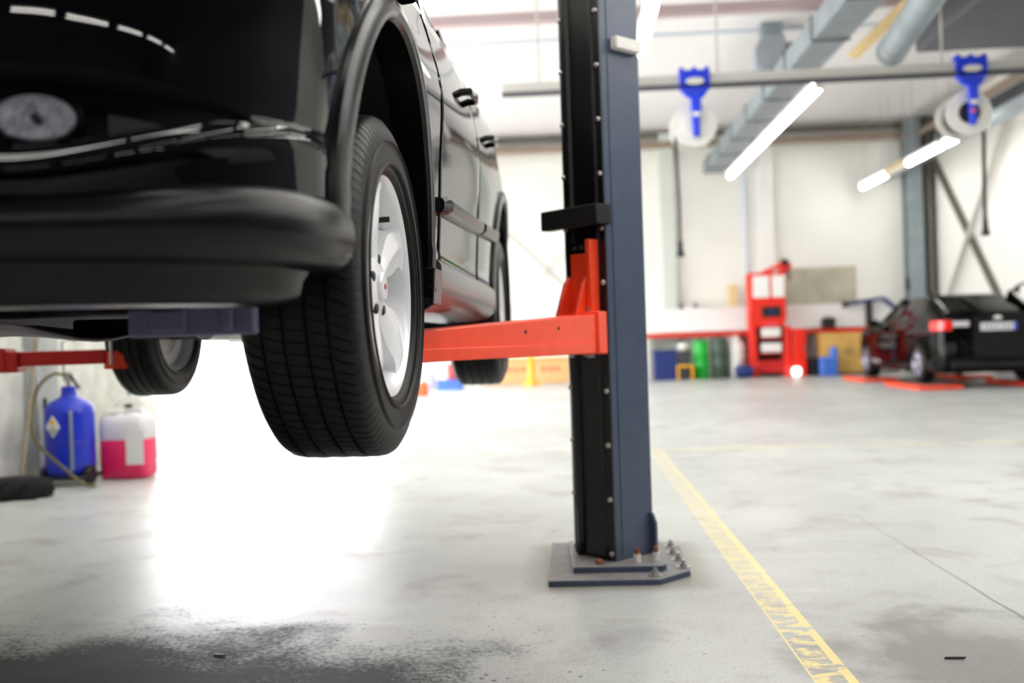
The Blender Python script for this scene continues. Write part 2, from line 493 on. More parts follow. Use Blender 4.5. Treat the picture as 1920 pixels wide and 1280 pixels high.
# ------------------------------------------------------------------ overhead services
rl = thing('reel_rail', 'long grey overhead rail carrying the blue hose reels', 'rail', (0, 12, 3.92))
MB().box((3.35, 0, .05), (8.1, .05, .13)).build('web', mat('pale rail paint', (214, 212, 208), .5), rl)
MB().box((3.35, -.01, -.03), (8.1, .12, .035)).build('flange', M['galv_dark'], rl)
for x in (-.25, 1.88, 4.5):
    MB().tube([(x, 0, .1), (x, 0, ZC - 3.92)], .014, 8).build('hanger_rod', M['brace_light'], rl)
tag(MB().box((.3, 12.55, 4.98), (8.3, .16, .13)).build('cross_beam', M['pink_beam'], bevel=.01), 'mauve beam spanning the hall just under the ceiling behind the reel rail', 'beam')
d = thing('cable_duct', 'long galvanised square duct running above the middle lamp row', 'duct', (3.3, 15.3, 4.45))
MB().box((0, 0, .15), (.44, 13.6, .28)).build('channel', M['galv'], d, bevel=.01)
for k in range(9): MB().box((0, -6 + k * 1.5, .15), (.47, .04, .31)).build('joint_collar', M['galv_dark'], d)
d = thing('round_duct', 'round grey extraction pipe ending just before the reel rail', 'duct', (0, 0, 0))
for x, y in ((3.40, 8.6), (3.60, 10.5)): MB().tube([(x, y, 4.15), (x, y, ZC)], .008, 6).build('hanger_rod', M['steel'], d)
MB().tube([(3.30, 7.6, 4.12), (3.66, 11.2, 3.98)], .15, 28).build('pipe', M['galv'], d)
MB().tube([(3.633, 10.93, 3.99), (3.64, 11.0, 3.987)], .158, 28).build('clamp_band', M['steel'], d)
MB().tube([(3.655, 11.15, 3.982), (3.662, 11.22, 3.979)], .165, 28).build('end_collar', M['galv'], d)
tag(MB().box((6.1, 11.0, 4.82), (2.9, 4.6, .60)).build('air_duct', M['galv_dark'], bevel=.02), 'large dark rectangular air duct above the darker hose reel', 'duct')
tag(MB().box((3.86, 11.2, 4.52), (.13, 4.2, .07)).build('cable_tray', M['beige'], bevel=.006), 'beige cable tray above the round extraction pipe', 'cable tray')
tag(MB().box((6.8, 16.6, 4.18), (.34, 11, .12)).build('cable_tray', M['galv'], bevel=.006), 'pale green-grey cable tray running along lamps above the parked sedan', 'cable tray')
hu = thing('air_heater', 'small grey rounded air heater under the ceiling beside the square duct', 'heater', (3.12, 15, 4.83))
pr_ = [(-.24, 0), (.2, 0), (.2, .46), (-.06, .46), (-.17, .40), (-.24, .28)]
MB().prism(pr_, -.2, .2, 'xz').build('casing', mat('heater grey', (160, 166, 176), .5), hu, bevel=.012)
MB().box((.02, 0, .55), (.3, .3, .24)).build('bracket', M['galv'], hu)
MB().box((.27, 0, .2), (.1, .3, .34)).build('outlet', M['galv'], hu)
tag(MB().tube([(XL + .1, 22.12, 5.16), (7.7, 22.12, 5.12)], .08, 14).build('wall_pipe', M['pipe_brown']), 'brown pipe along the top of the back wall', 'pipe')
tag(MB().bar((XL + .1, 22.2, 5.40), (7.9, 22.2, 5.36), .1, .12).build('edge_bar', M['brace']), 'dark strip standing in for the shadow line above the brown pipe on back wall', 'beam')  # dark bar drawn for the shadow line where ceiling meets wall
tag(MB().tube([(7.72, 22.0, 5.14), (7.86, 8, 5.2)], .07, 14).build('wall_pipe', M['pipe_brown']), 'brown pipe along the top of the braced side wall', 'pipe')
tag(MB().box((7.98, 15, 5.0), (.1, 13.8, .24)).build('edge_bar', M['galv_dark']), 'dark edge beam below the brown pipe on the braced side wall', 'beam')
tag(MB().tube([(3.98, 22.22, .9), (3.98, 22.22, 5.3)], .035, 10).build('drop_pipe', mat('pale blue conduit', (204, 214, 230), .5)), 'thin pale blue pipe running down beside white wall post', 'pipe')

def make_reel(loc, label, hose_end, dark, side):
    t = thing('hose_reel', label, 'hose reel', loc, 0, 'hose reels hanging from the overhead rail')
    bm_ = M['blue_reel']
    tr = MB()
    tr.box((0, -.14, -.03), (.36, .10, .24)); tr.prism([(-.16, -.16), (.16, -.16), (.10, -.24), (-.07, -.24)], -.18, -.09, 'xz')
    for s in (-1, 0, 1): tr.box((s * .15, -.1, .10), (.05, .16, .05))
    tb = tr.build('trolley', bm_, t, bevel=.012)
    MB().lathe([(0, 0), (.05, 0), (.05, .012), (0, .012)], axis='y', n=20).xf(Matrix.Translation((0, -.203, -.05)) @ Matrix.Scale(2.2, 4, (1, 0, 0)) @ Matrix.Scale(.8, 4, (0, 0, 1))).build('sign_oval', M['white_plastic'], tb)
    MB().box((.01, -.16, -.32), (.12, .07, .20)).build('bracket', bm_, t, bevel=.02)
    MB().prism([(-.032, -.70), (.05, -.70), (.055, -.42), (-.04, -.42)], -.17, -.10, 'xz').build('arm', bm_, t, bevel=.02)
    MB().lathe([(0, -.012), (.05, -.012), (.05, 0), (0, 0)], (.01, -.176, -.42), 'y', 20).build('pivot_boss', M['white_plastic'], t)
    wf = M['white_plastic']
    z = -.54
    for y in (-.06, .26):
        MB().lathe([(.0, y - .012), (.10, y - .016), (.13, y), (.262, y), (.27, y + .01), (.262, y + .02), (0, y + .02)], (0, 0, z), 'y', 40).build('drum_flange', wf, t)
    MB().lathe([(.0, -.03), (.20, -.03), (.215, .02), (.2, .06), (.215, .1), (.2, .14), (.215, .19), (.2, .24), (0, .24)], (0, 0, z), 'y', 36).build('wound_hose', M['black_rubber'], t)
    MB().lathe([(0, -.08), (.125, -.08), (.13, -.05), (0, -.05)], (0, 0, z), 'y', 30).build('hub', M['dark'] if dark else wf, t)
    if dark:
        MB().lathe([(0, -.187), (.026, -.187), (.026, -.16), (0, -.16)], (.0, 0, z), 'y', 14).build('knob', M['orange'], t)
    h = Vector(hose_end)
    hx = side
    MB().rope([(hx * .20, .1, z - .05), (hx * .215, .08, z - .2), (hx * .2 + (h.x - hx * .2) * .5, .05, (z + h.z) / 2 - .2), (h.x, .03, h.z)], .024 if dark else .019, 10).build('hose', M['black_rubber'], t)
    MB().lathe([(0, .16), (.03, .16), (.034, .06), (.05, .0), (.05, -.03), (0, -.03)], (h.x, .03, h.z - .1), 'z', 14).build('nozzle', M['dark'], t)
    return t
make_reel((1.60, 12.12, 3.99), 'blue hose reel with white drum nearer the lift post', (-.21, 0, -1.98), False, -1)
make_reel((4.82, 12.12, 3.99), 'darker blue hose reel with white and black drum above the parked sedan', (.18, 0, -1.86), True, 1)

# ------------------------------------------------------------------ the lift
def bolt(c, m_nut, m_stud, parent, washer=.026, stud=.02, r=.013):
    MB().lathe([(0, 0), (washer, 0), (washer, .004), (0, .004)], c, 'z', 20).lathe([(0, .004), (r, .004), (r, .016), (0, .016)], c, 'z', 6)\
        .lathe([(0, .016), (r * .55, .016), (r * .55, .016 + stud), (0, .016 + stud)], c, 'z', 10).build('anchor_bolt', [m_nut], parent)

def lift_post(loc, rz, label, detail=True):
    t = thing('vehicle_lift', label, 'car lift', loc, rz)
    hw = .1125
    w = .012
    Ht = 3.5
    z0 = .045
    # open C channel, mouth towards local -y
    prof = [(-hw, -hw), (-hw + .035, -hw), (-hw + .035, -hw + w), (-hw + w, -hw + w), (-hw + w, hw - w), (hw - w, hw - w), (hw - w, -hw + w),
            (hw - .03, -hw + w), (hw - .03, -hw), (hw, -hw), (hw, hw), (-hw, hw)]
    MB().prism(prof, z0, Ht).build('column', M['col_paint'], t, bevel=.006, seg=3)
    # two flexible cover strips and the belt in the recess
    def strip(x0, x1, wav, ph):
        rows = []
        for i in range(61):
            z = z0 + .01 + (Ht - z0 - .01) * i / 60
            amp = wav * (.5 + .5 * math.sin(z * 5.1 + ph)) if z < .85 else wav * .3
            row = []
            for j in range(9):
                s = j / 8
                x = x0 + (x1 - x0) * s
                y = -hw - .004 - .010 * math.sin(PI * s) - (amp if s > .5 else 0) * s + (.02 * max(0, s - .8) / .2)
                row.append((x, y, z))
            rows.append(row)
        return MB().grid(rows)
    strip(-hw - .002, -.052, .008, .6).build('cover_strip', M['col_black'], t, solid=.003)
    strip(hw - .028, .058, .004, 2.).build('cover_strip', M['col_black'], t, solid=.003)
    MB().box((hw - .014, -hw - .003, (Ht + z0) / 2), (.028, .006, Ht - z0 - .02)).build('edge_strip', M['col_black'], t)
    MB().box((.004, -hw + .006, (Ht + z0) / 2), (.116, .008, Ht - z0 - .02)).build('belt', M['col_black'], t)
    if detail:
        for x, zs in ((-hw + .012, .11), (hw - .012, .16)):
            for k in range(12):
                z = .075 + k * .213 + (0 if x > 0 else .012)
                MB().lathe([(0, -.008), (.007, -.007), (.0105, -.003), (.0105, .004), (0, .004)], (x, -hw - .011, z), 'y', 14).build('screw', M['steel'], t)
    return t, hw

post, hw = lift_post((.163, 4.073, 0), rad(-46), 'blue grey lift post with black cover strips and orange red arms')
R46 = Matrix.Rotation(rad(46), 4, 'Z')
def to_post(x, y, z): return R46 @ Vector((x - .163, y - 4.073, z))
# plates (built in world axes, turned into the post frame)
p1 = MB().prism([(-.102, 3.715), (.312, 3.715), (.44, 3.846), (.45, 4.30), (.36, 4.42), (-.10, 4.42)], .0, .022)
b1 = p1.xf(Matrix.Translation((-.163, -4.073, 0))).xf(R46).build('floor_plate', [M['plate_grey'], M['plate_edge']], post, bevel=.002)
p2 = MB().prism([(-.007, 3.83), (.335, 3.835), (.352, 3.86), (.352, 4.34), (-.02, 4.34)], .022, .045)
b2 = p2.xf(Matrix.Translation((-.163, -4.073, 0))).xf(R46).build('base_flange', [M['plate_grey'], M['plate_edge']], post, bevel=.002)
for b in (b1, b2):
    for p in b.data.polygons:
        if abs(p.normal.z) < .5: p.material_index = 1
for x, y in ((.300, 3.775), (.42, 3.90), (.415, 4.03), (.405, 4.15), (.41, 4.29)):
    bolt(to_post(x, y, .022), M['steel'], M['steel'], post, .030, .012, .015)
for x, y in ((.243, 3.905), (.318, 3.94)):
    c = to_post(x, y, .045)
    MB().lathe([(0, 0), (.014, 0), (.014, .03), (0, .03)], c, 'z', 6).build('levelling_nut', M['white_plastic'], post)
    MB().lathe([(0, .03), (.009, .03), (.009, .052), (0, .052)], c, 'z', 10).build('threaded_stud', M['rust'], post)
MB().lathe([(0, 0), (.014, 0), (.014, .014), (.008, .02), (0, .02)], to_post(.092, 3.885, .045), 'z', 10).build('threaded_stud', M['rust'], post)
# fin at the back right foot
f = MB().prism([(hw, .045), (hw + .03, .045), (hw + .03, .17), (hw + .012, .21), (hw, .21)], hw - .022, hw - .008, 'xz')
f.build('gusset_fin', M['col_paint'], post, bevel=.002)
# safety strap across the black face
st = MB().box((-.035, -hw - .045, 1.405), (.30, .05, .078))
st.box((hw - .005, -hw - .028, 1.405), (.05, .085, .078))
st.build('lock_guard', M['trim_matte'], post, bevel=.004)
# white switch box on the grey face
sb = MB().box((hw + .018, .02, 2.085), (.036, .15, .05)).build('switch_box', M['white_plastic'], post, bevel=.006)
MB().lathe([(0, 0), (.022, 0), (.022, .003), (0, .003)], (0, 0, 0), 'x', 20).build('sticker', M['label_yellow'], post, loc=(hw, -.02, 2.325))
for k in range(5):
    pass
# slim weld line along the grey face
MB().tube([(hw + .001, -hw + .04, .06), (hw + .001, -hw + .04, 3.4)], .0025, 6).build('weld_seam', M['col_paint'], post)

# carriage and swing arms
bp_ = MB().box((-.002, -.1125 - .028, 1.075), (.10, .016, .37)).build('carriage', M['red_arm'], post, bevel=.003)
MB().box((.068, -.1125 - .036, 1.10), (.026, .05, .42)).build('guide_rail', M['red_arm'], bp_, bevel=.004)
for x in (-.055, .045):
    MB().prism([(-.145, .90), (-.145, 1.16), (-.16, 1.17), (-.185, 1.14), (-.235, 1.01), (-.235, .90)], x - .009, x + .009, 'yz').build('horn_gusset', M['red_arm'], bp_, bevel=.004)
for x, z in ((-.045, 1.285), (-.005, 1.285)):
    MB().lathe([(0, -.006), (.007, -.005), (.009, 0), (0, 0)], (x, -.1125 - .018, z), 'y', 12).build('screw', M['steel'], bp_)
MB().box((0, -.1125 - .016, 1.285), (.12, .008, .05)).build('top_wiper', M['col_black'], bp_)
MB().box((.0, -.20, .885), (.16, .13, .02)).build('pivot_plate', M['red_arm'], bp_, bevel=.004)

def place_in(o, par, loc, rz):
    """o becomes a part of par, standing at a room position"""
    o.parent = par
    P = Matrix.Translation(par.location) @ Matrix.Rotation(par.rotation_euler[2], 4, 'Z')
    o.matrix_local = P.inverted() @ Matrix.Translation(loc) @ Matrix.Rotation(rz, 4, 'Z')

def lift_arm(par, root, tip, z0, h0, z1, h1, m, pad_top, w=.10):
    r = Vector((root[0], root[1], 0)); e = Vector((tip[0], tip[1], 0))
    d = (e - r); Ln = d.length; d.normalize()
    a = MB()
    vs = []
    for x, z, h in ((-.06, z0, h0), (Ln, z1, h1)):
        for y in (-w / 2, w / 2):
            vs += [(x, y, z), (x, y, z + h)]
    a.add(vs, [(0, 1, 3, 2), (4, 6, 7, 5), (0, 4, 5, 1), (2, 3, 7, 6), (0, 2, 6, 4), (1, 5, 7, 3)])
    t = a.build('swing_arm', m, None, bevel=.006)
    place_in(t, par, (root[0], root[1], 0), math.atan2(d.y, d.x))
    MB().bar((.05, 0, z0 + h0 * .12), (Ln, 0, z1 + h1 * .16), w + .022, h0 * .26).build('lower_flange', m, t, bevel=.003)
    MB().box((-.035, 0, z0 + h0 * .5), (.11, w + .02, h0 + .012)).build('pivot_yoke', m, t, bevel=.006)
    MB().lathe([(0, z0 - .02), (.016, z0 - .02), (.016, z0 + h0 + .025), (0, z0 + h0 + .025)], (-.02, 0, 0), 'z', 14).build('pivot_pin', M['steel'], t)
    MB().lathe([(0, -.014), (.01, -.014), (.01, 0), (0, 0)], (.18, w * .3, z0), 'z', 8).build('stop_bolt', M['steel'], t)
    MB().lathe([(0, z1), (.055, z1), (.055, z1 + h1), (0, z1 + h1)], (Ln, 0, 0), 'z', 24).build('pad_holder', m, t)
    MB().lathe([(0, z1 + h1), (.022, z1 + h1), (.022, pad_top - .03), (0, pad_top - .03)], (Ln, 0, 0), 'z', 16).build('lift_screw', M['chrome'], t)
    MB().lathe([(0, pad_top - .03), (.05, pad_top - .03), (.055, pad_top - .004), (0, pad_top - .004)], (Ln, 0, 0), 'z', 20).build('rubber_pad', M['black_rubber'], t)
    for x, z in ((.30, z0 + h0 * .62), (.52, z0 + h0 * .55)):
        MB().lathe([(0, 0), (.006, 0), (.006, .002), (0, .002)], (0, 0, 0), 'y', 12).build('plug_hole', M['dark'], t, loc=(x, w / 2 + .0005, z))
    return t
lift_arm(post, (.078, 3.90), (-.50, 2.93), .866, .155, .872, .088, M['red_arm'], .995)
lift_arm(post, (.060, 4.00), (-.42, 4.30), .872, .13, .88, .085, M['red_arm'], .995)

# second lift post, out of the frame, whose dark red arm shows under the car
post2, _ = lift_post((-3.02, 4.30, 0), rad(100), 'lift with dark red stepped arm and chrome screw showing under the suv', False)
MB().box((0, 0, .02), (.5, .5, .04)).build('floor_plate', M['plate_grey'], post2, bevel=.003)
zA = .905
a2 = MB().box((.13, 0, zA + .005), (.44, .15, .105)).build('swing_arm', M['red_dark'], None, bevel=.006)
place_in(a2, post2, (-2.86, 4.30, 0), math.atan2(.16, .80))
MB().box((.36, 0, zA - .006), (.08, .14, .095)).build('collar', M['red_dark'], a2, bevel=.006)
MB().box((.56, 0, zA + .006), (.42, .10, .066)).build('inner_beam', M['red_dark'], a2, bevel=.005)
MB().lathe([(0, zA - .052), (.058, zA - .052), (.058, zA + .03), (0, zA + .03)], (.81, 0, 0), 'z', 24).build('pad_holder', M['red_arm'], a2)
MB().lathe([(0, zA + .03), (.040, zA + .03), (.040, zA + .095), (0, zA + .095)], (.815, 0, 0), 'z', 18).build('rubber_pad', M['black_rubber'], a2)
MB().lathe([(0, zA - .03), (.010, zA - .03), (.010, zA + .105), (0, zA + .105)], (.80, -.062, 0), 'z', 12).build('lift_screw', M['chrome'], a2)
# ------------------------------------------------------------------ car bodies
def catmull(ctrl, per):
    out = []
    P = [Vector((-ctrl[1][0], ctrl[1][1]))] + [Vector(c) for c in ctrl] + [Vector((-ctrl[-2][0], ctrl[-2][1]))]
    for i in range(1, len(P) - 2):
        p0, p1, p2, p3 = P[i - 1], P[i], P[i + 1], P[i + 2]
        d1 = max((p2 - p1).length, 1e-6); d0 = max((p1 - p0).length, 1e-6); d2 = max((p3 - p2).length, 1e-6)
        m1 = ((p1 - p0) / d0 * d1 + (p2 - p1) / d1 * d0) / (d0 + d1) * d1
        m2 = ((p2 - p1) / d1 * d2 + (p3 - p2) / d2 * d1) / (d1 + d2) * d1
        for k in range(per):
            t = k / per
            out.append(p1 * (2 * t ** 3 - 3 * t * t + 1) + m1 * (t ** 3 - 2 * t * t + t) + p2 * (-2 * t ** 3 + 3 * t * t) + m2 * (t ** 3 - t * t))
    out.append(Vector(ctrl[-1]))
    return out

class Shell:
    """right half plan curve + inset tables by height -> smooth car skin"""
    def __init__(self, ctrl, levels, lift, per=9):
        self.plan = catmull(ctrl, per)
        self.n = len(self.plan)
        self.nor = []
        for i in range(self.n):
            t = (self.plan[min(i + 1, self.n - 1)] - self.plan[max(i - 1, 0)]).normalized()
            self.nor.append(Vector((t.y, -t.x)))
        self.nor[0] = Vector((0, -1)); self.nor[-1] = Vector((0, 1))
        self.levels = levels; self.lift = lift
    def inset(self, z):
        L = self.levels
        if z <= L[0][0]: return L[0][1:]
        for a, b in zip(L, L[1:]):
            if z <= b[0]:
                t = (z - a[0]) / (b[0] - a[0])
                return tuple(a[k] + (b[k] - a[k]) * t for k in (1, 2, 3))
        return L[-1][1:]
    def pt(self, i, z, off=0.):
        i = max(0., min(self.n - 1.001, i)); k = int(i); t = i - k
        p = self.plan[k].lerp(self.plan[k + 1], t); n = self.nor[k].lerp(self.nor[k + 1], t).normalized()
        f, s, r = self.inset(z)
        w = n.y * n.y
        ins = (f if n.y < 0 else r) * w + s * (1 - w) - off
        q = p - n * ins
        return Vector((q.x, q.y, z + self.lift(p.x, p.y, z)))
    def at_y(self, y):
        best = None
        for k in range(self.n - 1):
            a, b = self.plan[k], self.plan[k + 1]
            if a.y <= y <= b.y and a.x > .3: best = k + (y - a.y) / max(b.y - a.y, 1e-6)
        return best if best is not None else 0
    def side_x(self, y, z, off=0.):
        i = self.at_y(y)
        for _ in range(3):
            q = self.pt(i, z, off)
            i = self.at_y(y + (y - q.y) * .0) if False else i
            dy = y - q.y
            i2 = self.at_y(self.plan[int(i)].lerp(self.plan[min(int(i) + 1, self.n - 1)], i - int(i)).y + dy)
            if i2: i = i2
        return self.pt(i, z, off).x
    def solid(self, mats, name, parent, top=None):
        mb = MB(); rows = []
        for L in self.levels:
            half = [self.pt(i, L[0]) for i in range(self.n)]
            half[0].x = 0; half[-1].x = 0
            row = half + [Vector((-p.x, p.y, p.z)) for p in reversed(half[1:-1])]
            rows.append(row)
        last = rows[-1]
        cy = sum(p.y for p in last) / len(last)
        for k, dz in ((.75, .03), (.4, .05)):
            rows.append([Vector((p.x * k, cy + (p.y - cy) * (k + (1 - k) * .3), p.z + dz)) for p in last])
        mb.grid(rows, closed=True)
        n = len(rows[0])
        mb.add(rows[0], [tuple(reversed(range(n)))]); mb.add(rows[-1], [tuple(range(n))])
        # weld
        o = mb.build(name, mats, parent, 32)
        bm = bmesh.new(); bm.from_mesh(o.data); bmesh.ops.remove_doubles(bm, verts=bm.verts, dist=1e-5)
        bmesh.ops.recalc_face_normals(bm, faces=bm.faces[:]); bm.to_mesh(o.data); bm.free()
        return o
    def patch(self, i0, i1, z0, z1, off, ni=24, nz=16, corner=0.):
        rows = []
        for b in range(nz + 1):
            row = []
            for a in range(ni + 1):
                u = a / ni; v = b / nz
                row.append(self.pt(i0 + (i1 - i0) * u, z0 + (z1 - z0) * v, off))
            rows.append(row)
        return MB().grid(rows)
    def sweep(self, section, i0, i1, n, full=False):
        """section: (z, off) closed loop carried along the plan from i0 to i1 (mirrored when full)"""
        rows = []
        for a in range(n + 1):
            i = i0 + (i1 - i0) * a / n
            rows.append([self.pt(i, z, o) for z, o in section])
        if full:
            mir = [[Vector((-p.x, p.y, p.z)) for p in r] for r in reversed(rows)]
            if i0 == 0: rows = mir[:-1] + rows
            else: rows = rows + mir[1:]
        mb = MB(); mb.grid(rows, closed=True)
        k = len(section)
        mb.add(rows[0], [tuple(range(k))]); mb.add(rows[-1], [tuple(reversed(range(k)))])
        return mb

def make_tyre(Rt, hwid, rim, pitches=98):
    s = hwid / .112
    prof = [(-.094, rim + .002), (-.108, rim + .014), (-.116, rim + .045), (-.112, Rt - .042), (-.104, Rt - .022), (-.0955, Rt - .009)]
    tread = [(-.086, Rt - .0035, 1), (-.073, Rt - .0012, 1)]
    def groove(x, w=.0048, d=.0085):
        r = Rt - .0008
        return [(x - w, r, 1), (x - w * .8, r - d, 0), (x + w * .8, r - d, 0), (x + w, r, 1)]
    tread += groove(-.060) + [(-.040, Rt, 2)] + groove(-.021) + [(0, Rt, 0)] + groove(.021) + [(.040, Rt, 2)] + groove(.060)
    tread += [(.073, Rt - .0012, 1), (.086, Rt - .0035, 1)]
    full = [(x, r, 0) for x, r in prof] + tread + [(-x, r, 0) for x, r in reversed(prof)]
    # tread ribs carry fine sipes; the sidewall carries raised rings
    ang = []
    for k in range(pitches):
        for fr, deep in ((0, 1), (.10, 1), (.14, 0), (.96, 0)):
            ang.append(((k + fr) / pitches * 2 * PI, deep))
    rows = []
    for a, deep in ang:
        row = []
        for x, r, fl in full:
            aa = a + (1.1 * (abs(x) / .09) ** 2 if abs(x) < .1 else 1.2) * (2 * PI / pitches) * .8 * (1 if x > 0 else -1) + x * .16
            rr = r
            if deep and fl == 1: rr -= .004
            elif deep and fl == 2: rr -= .0012
            elif deep and r > Rt - .03 and abs(abs(x) - .0955) < .01: rr -= .003
            row.append((x * s, rr * math.cos(aa), rr * math.sin(aa)))
        rows.append(row)
    rows.append(rows[0])
    mb = MB(); mb.grid(rows)
    # raised sidewall rings
    for sg in (-1, 1):
        for r0 in (rim + .028, Rt - .055):
            mb.lathe([(r0 - .003, sg * .113 * s), (r0, sg * .1185 * s), (r0 + .003, sg * .1135 * s)], axis='x', n=96)
    return mb

def make_rim(rim, spokes=5):
    mb = MB()
    # barrel and lips
    mb.lathe([(rim - .004, .093), (rim + .006, .099), (rim + .008, .092), (rim - .002, .080), (rim - .014, .06), (rim - .018, .0), (rim - .012, -.07), (rim + .006, -.095), (rim + .004, -.1), (rim - .02, -.075), (rim - .026, 0), (rim - .022, .05), (rim - .011, .082), (rim - .004, .093)], axis='x', n=72)
    # bright inner dish behind the spokes
    mb.lathe([(.03, -.005), (.10, -.02), (rim - .02, -.055)], axis='x', n=48)
    # hub
    mb.lathe([(0, .080), (.040, .080), (.066, .074), (.078, .05), (.08, 0), (0, 0)], axis='x', n=48)
    for k in range(spokes):
        a0 = 2 * PI * k / spokes + rad(97)
        rows = []
        for i in range(17):
            s = i / 16
            r = .045 + (rim - .008 - .045) * s
            w = .026 + .036 * smooth(s * 1.5) - .014 * smooth((s - .5) / .4) + .022 * smooth((s - .86) / .14)
            tw = rad(8) * math.sin(PI * s)
            xc = .078 + .014 * smooth(s * 1.3)
            row = []
            for j in range(13):
                t = -1 + 2 * j / 12
                ridge = min(1, abs(t - .12) * 1.05)
                x = xc - .016 * ridge ** 1.3 * (.5 + .5 * math.sin(PI * min(1, s * 1.1))) - (.030 if abs(t) > .99 else 0)
                ca = a0 + tw
                rr = Vector((0, math.cos(ca), math.sin(ca))); tt = Vector((0, -math.sin(ca), math.cos(ca)))
                row.append(Vector((x, 0, 0)) + rr * r + tt * (w * t))
            rows.append(row)
        mb.grid(rows)
    return mb

def build_wheel(parent, loc, m_rim, Rt=.35, hwid=.112, rim=.222, spokes=5, logo=True, turn=0.):
    w = make_rim(rim, spokes).build('wheel', m_rim, parent, 40, loc=loc)
    w.rotation_euler = (turn, 0, 0)
    make_tyre(Rt, hwid, rim).build('tyre', M['rubber'], w, 28)
    cap = MB().lathe([(0, .090), (.026, .089), (.031, .085), (.031, .07), (0, .07)], axis='x', n=32)
    cap.build('centre_cap', M['alloy'], w)
    if logo:
        MB().lathe([(0, .0905), (.010, .0903), (.011, .087), (0, .087)], axis='x', n=28).xf(Matrix.Scale(.62, 4, (0, 0, 1))).build('badge', M['red_logo'], w)
    for k in range(5):
        a = 2 * PI * k / 5 + .3
        MB().lathe([(0, .078), (.009, .080), (.012, .0765), (.012, .06), (0, .06)], (0, .055 * math.cos(a), .057 * math.sin(a)), 'x', 12)\
            .build('wheel_nut', M['dark'], w)
    MB().tube([(.02, .098, .15), (.082, .100, .152)], .0065, 10).build('valve_stem', M['black_rubber'], w)
    MB().lathe([(.078, -.03), (.15, -.03), (.15, -.045), (.078, -.045)], axis='x', n=48).build('brake_disc', M['steel'], w)
    return w

# ---- the SUV on the lift
suv = thing('suv', 'black suv with silver alloy wheels and plastic arches raised on the lift', 'car', (-1.27, 2.067, .78), rad(-1.2))
ctrl = [(0, -.955), (.3, -.938), (.54, -.888), (.67, -.842), (.788, -.768), (.872, -.668), (.917, -.55), (.928, -.428), (.924, 0), (.920, .7), (.919, 1.5), (.918, 2.3), (.908, 2.85), (.87, 3.2), (.78, 3.42), (.5, 3.52), (0, 3.55)]
lev = [(.326, .016, .014, .03), (.340, .012, .012, .02), (.352, .008, .012, .012), (.358, .004, .012, .01), (.363, -.0155, .010, .01), (.369, -.0165, .010, .008), (.374, -.0145, .010, .008), (.380, -.010, .010, .008), (.386, -.004, .010, .007), (.392, .002, .011, .006), (.398, .005, .012, .006), (.408, .006, .012, .006), (.43, .010, .010, .004),
       (.50, .008, .006, 0), (.56, .010, .003, 0), (.62, .016, .000, 0), (.70, .028, -.006, .004), (.76, .042, -.010, .01), (.82, .062, -.012, .02), (.87, .088, -.004, .03), (.91, .115, .008, .045), (.95, .155, .020, .06), (.985, .20, .032, .08), (1.01, .25, .042, .1)]
def suv_lift(x, y, z):
    c = smooth((x - .60) / .32) * smooth((-.2 - y) / .25)
    l = 0
    if z < .64:
        a = .028 * max(0, min(1, (z - .27) / .06)) if z <= .34 else .028 + (.072 - .028) * min(1, (z - .34) / .029)
        if z > .369: a *= 1 - smooth((z - .369) / .27)
        l += c * a
    if z > .80:
        l += smooth((y - .2) / 1.0) * .09 * (z - .80) / .21 + smooth((y - 1) / 2) * .05 * (z - .8) / .21
        l -= smooth((-.2 - y) / .7) * .10 * (z - .80) / .21
    return l
S = Shell(ctrl, lev, suv_lift, 10)
body = S.solid([M['paint_black'], M['trim_matte']], 'body', suv)
cut = []
for y, z in ((.02, .35), (2.66, .35)):
    for sx in (-1, 1):
        cut.append(MB().lathe([(0, sx * .50), (.458, sx * .50), (.458, sx * 1.3), (0, sx * 1.3)], (0, y, z), 'x', 72, mi=1).build('cutter', [M['paint_black'], M['trim_matte']]))
# pocket for the fog lamps, following the bumper round the corner
def pocket(sx):
    rows = []
    ia = [k for k in range(S.n) if S.plan[k].x > .30][0]; ib = [k for k in range(S.n) if S.plan[k].x > .862][0]
    N = 40
    for k in range(N + 1):
        s = k / N
        i = ia + (ib - ia) * s
        p = S.pt(i, .42)
        x = p.x
        lo = .397 + .064 * smooth((x - .60) / .32) + .004
        hi = .500 - .046 * max(0, min(1, (x - .66) / .205)) ** 2.2 + .004
        if s > .95: 
            m_ = (lo + hi) / 2; q = max(.12, (1 - s) / .05); lo = m_ + (lo - m_) * math.sqrt(q); hi = m_ + (hi - m_) * math.sqrt(q)
        dep = -.085 * (1 - smooth((s - .55) / .45)) - .012
        def P(z, o):
            q = S.pt(i, .44, o); return Vector((q.x, q.y, z))
        g_ = min(.012, (hi - lo) * .2)
        rows.append([P(lo, .05), P(hi, .05), P(hi, 0), P(hi - g_, dep), P(lo + g_, dep), P(lo, 0)])
    mb = MB(); mb.grid(rows, closed=True)
    mb.mi = [1] * len(mb.mi)
    mb.add(rows[0], [tuple(range(6))], 1); mb.add(rows[-1], [tuple(reversed(range(6)))], 1)
    if sx < 0: mb.mirror_x()
    return mb.build('cutter', [M['paint_black'], M['trim_matte']])
cut += [pocket(1), pocket(-1)]
boolean(body, cut)

def both(fn, name, m, parent=suv, **k):
    r = []
    for sx in (1, -1):
        mb = fn()
        if sx < 0: mb.mirror_x()
        r.append(mb.build(name, m, parent, **k))
    return r

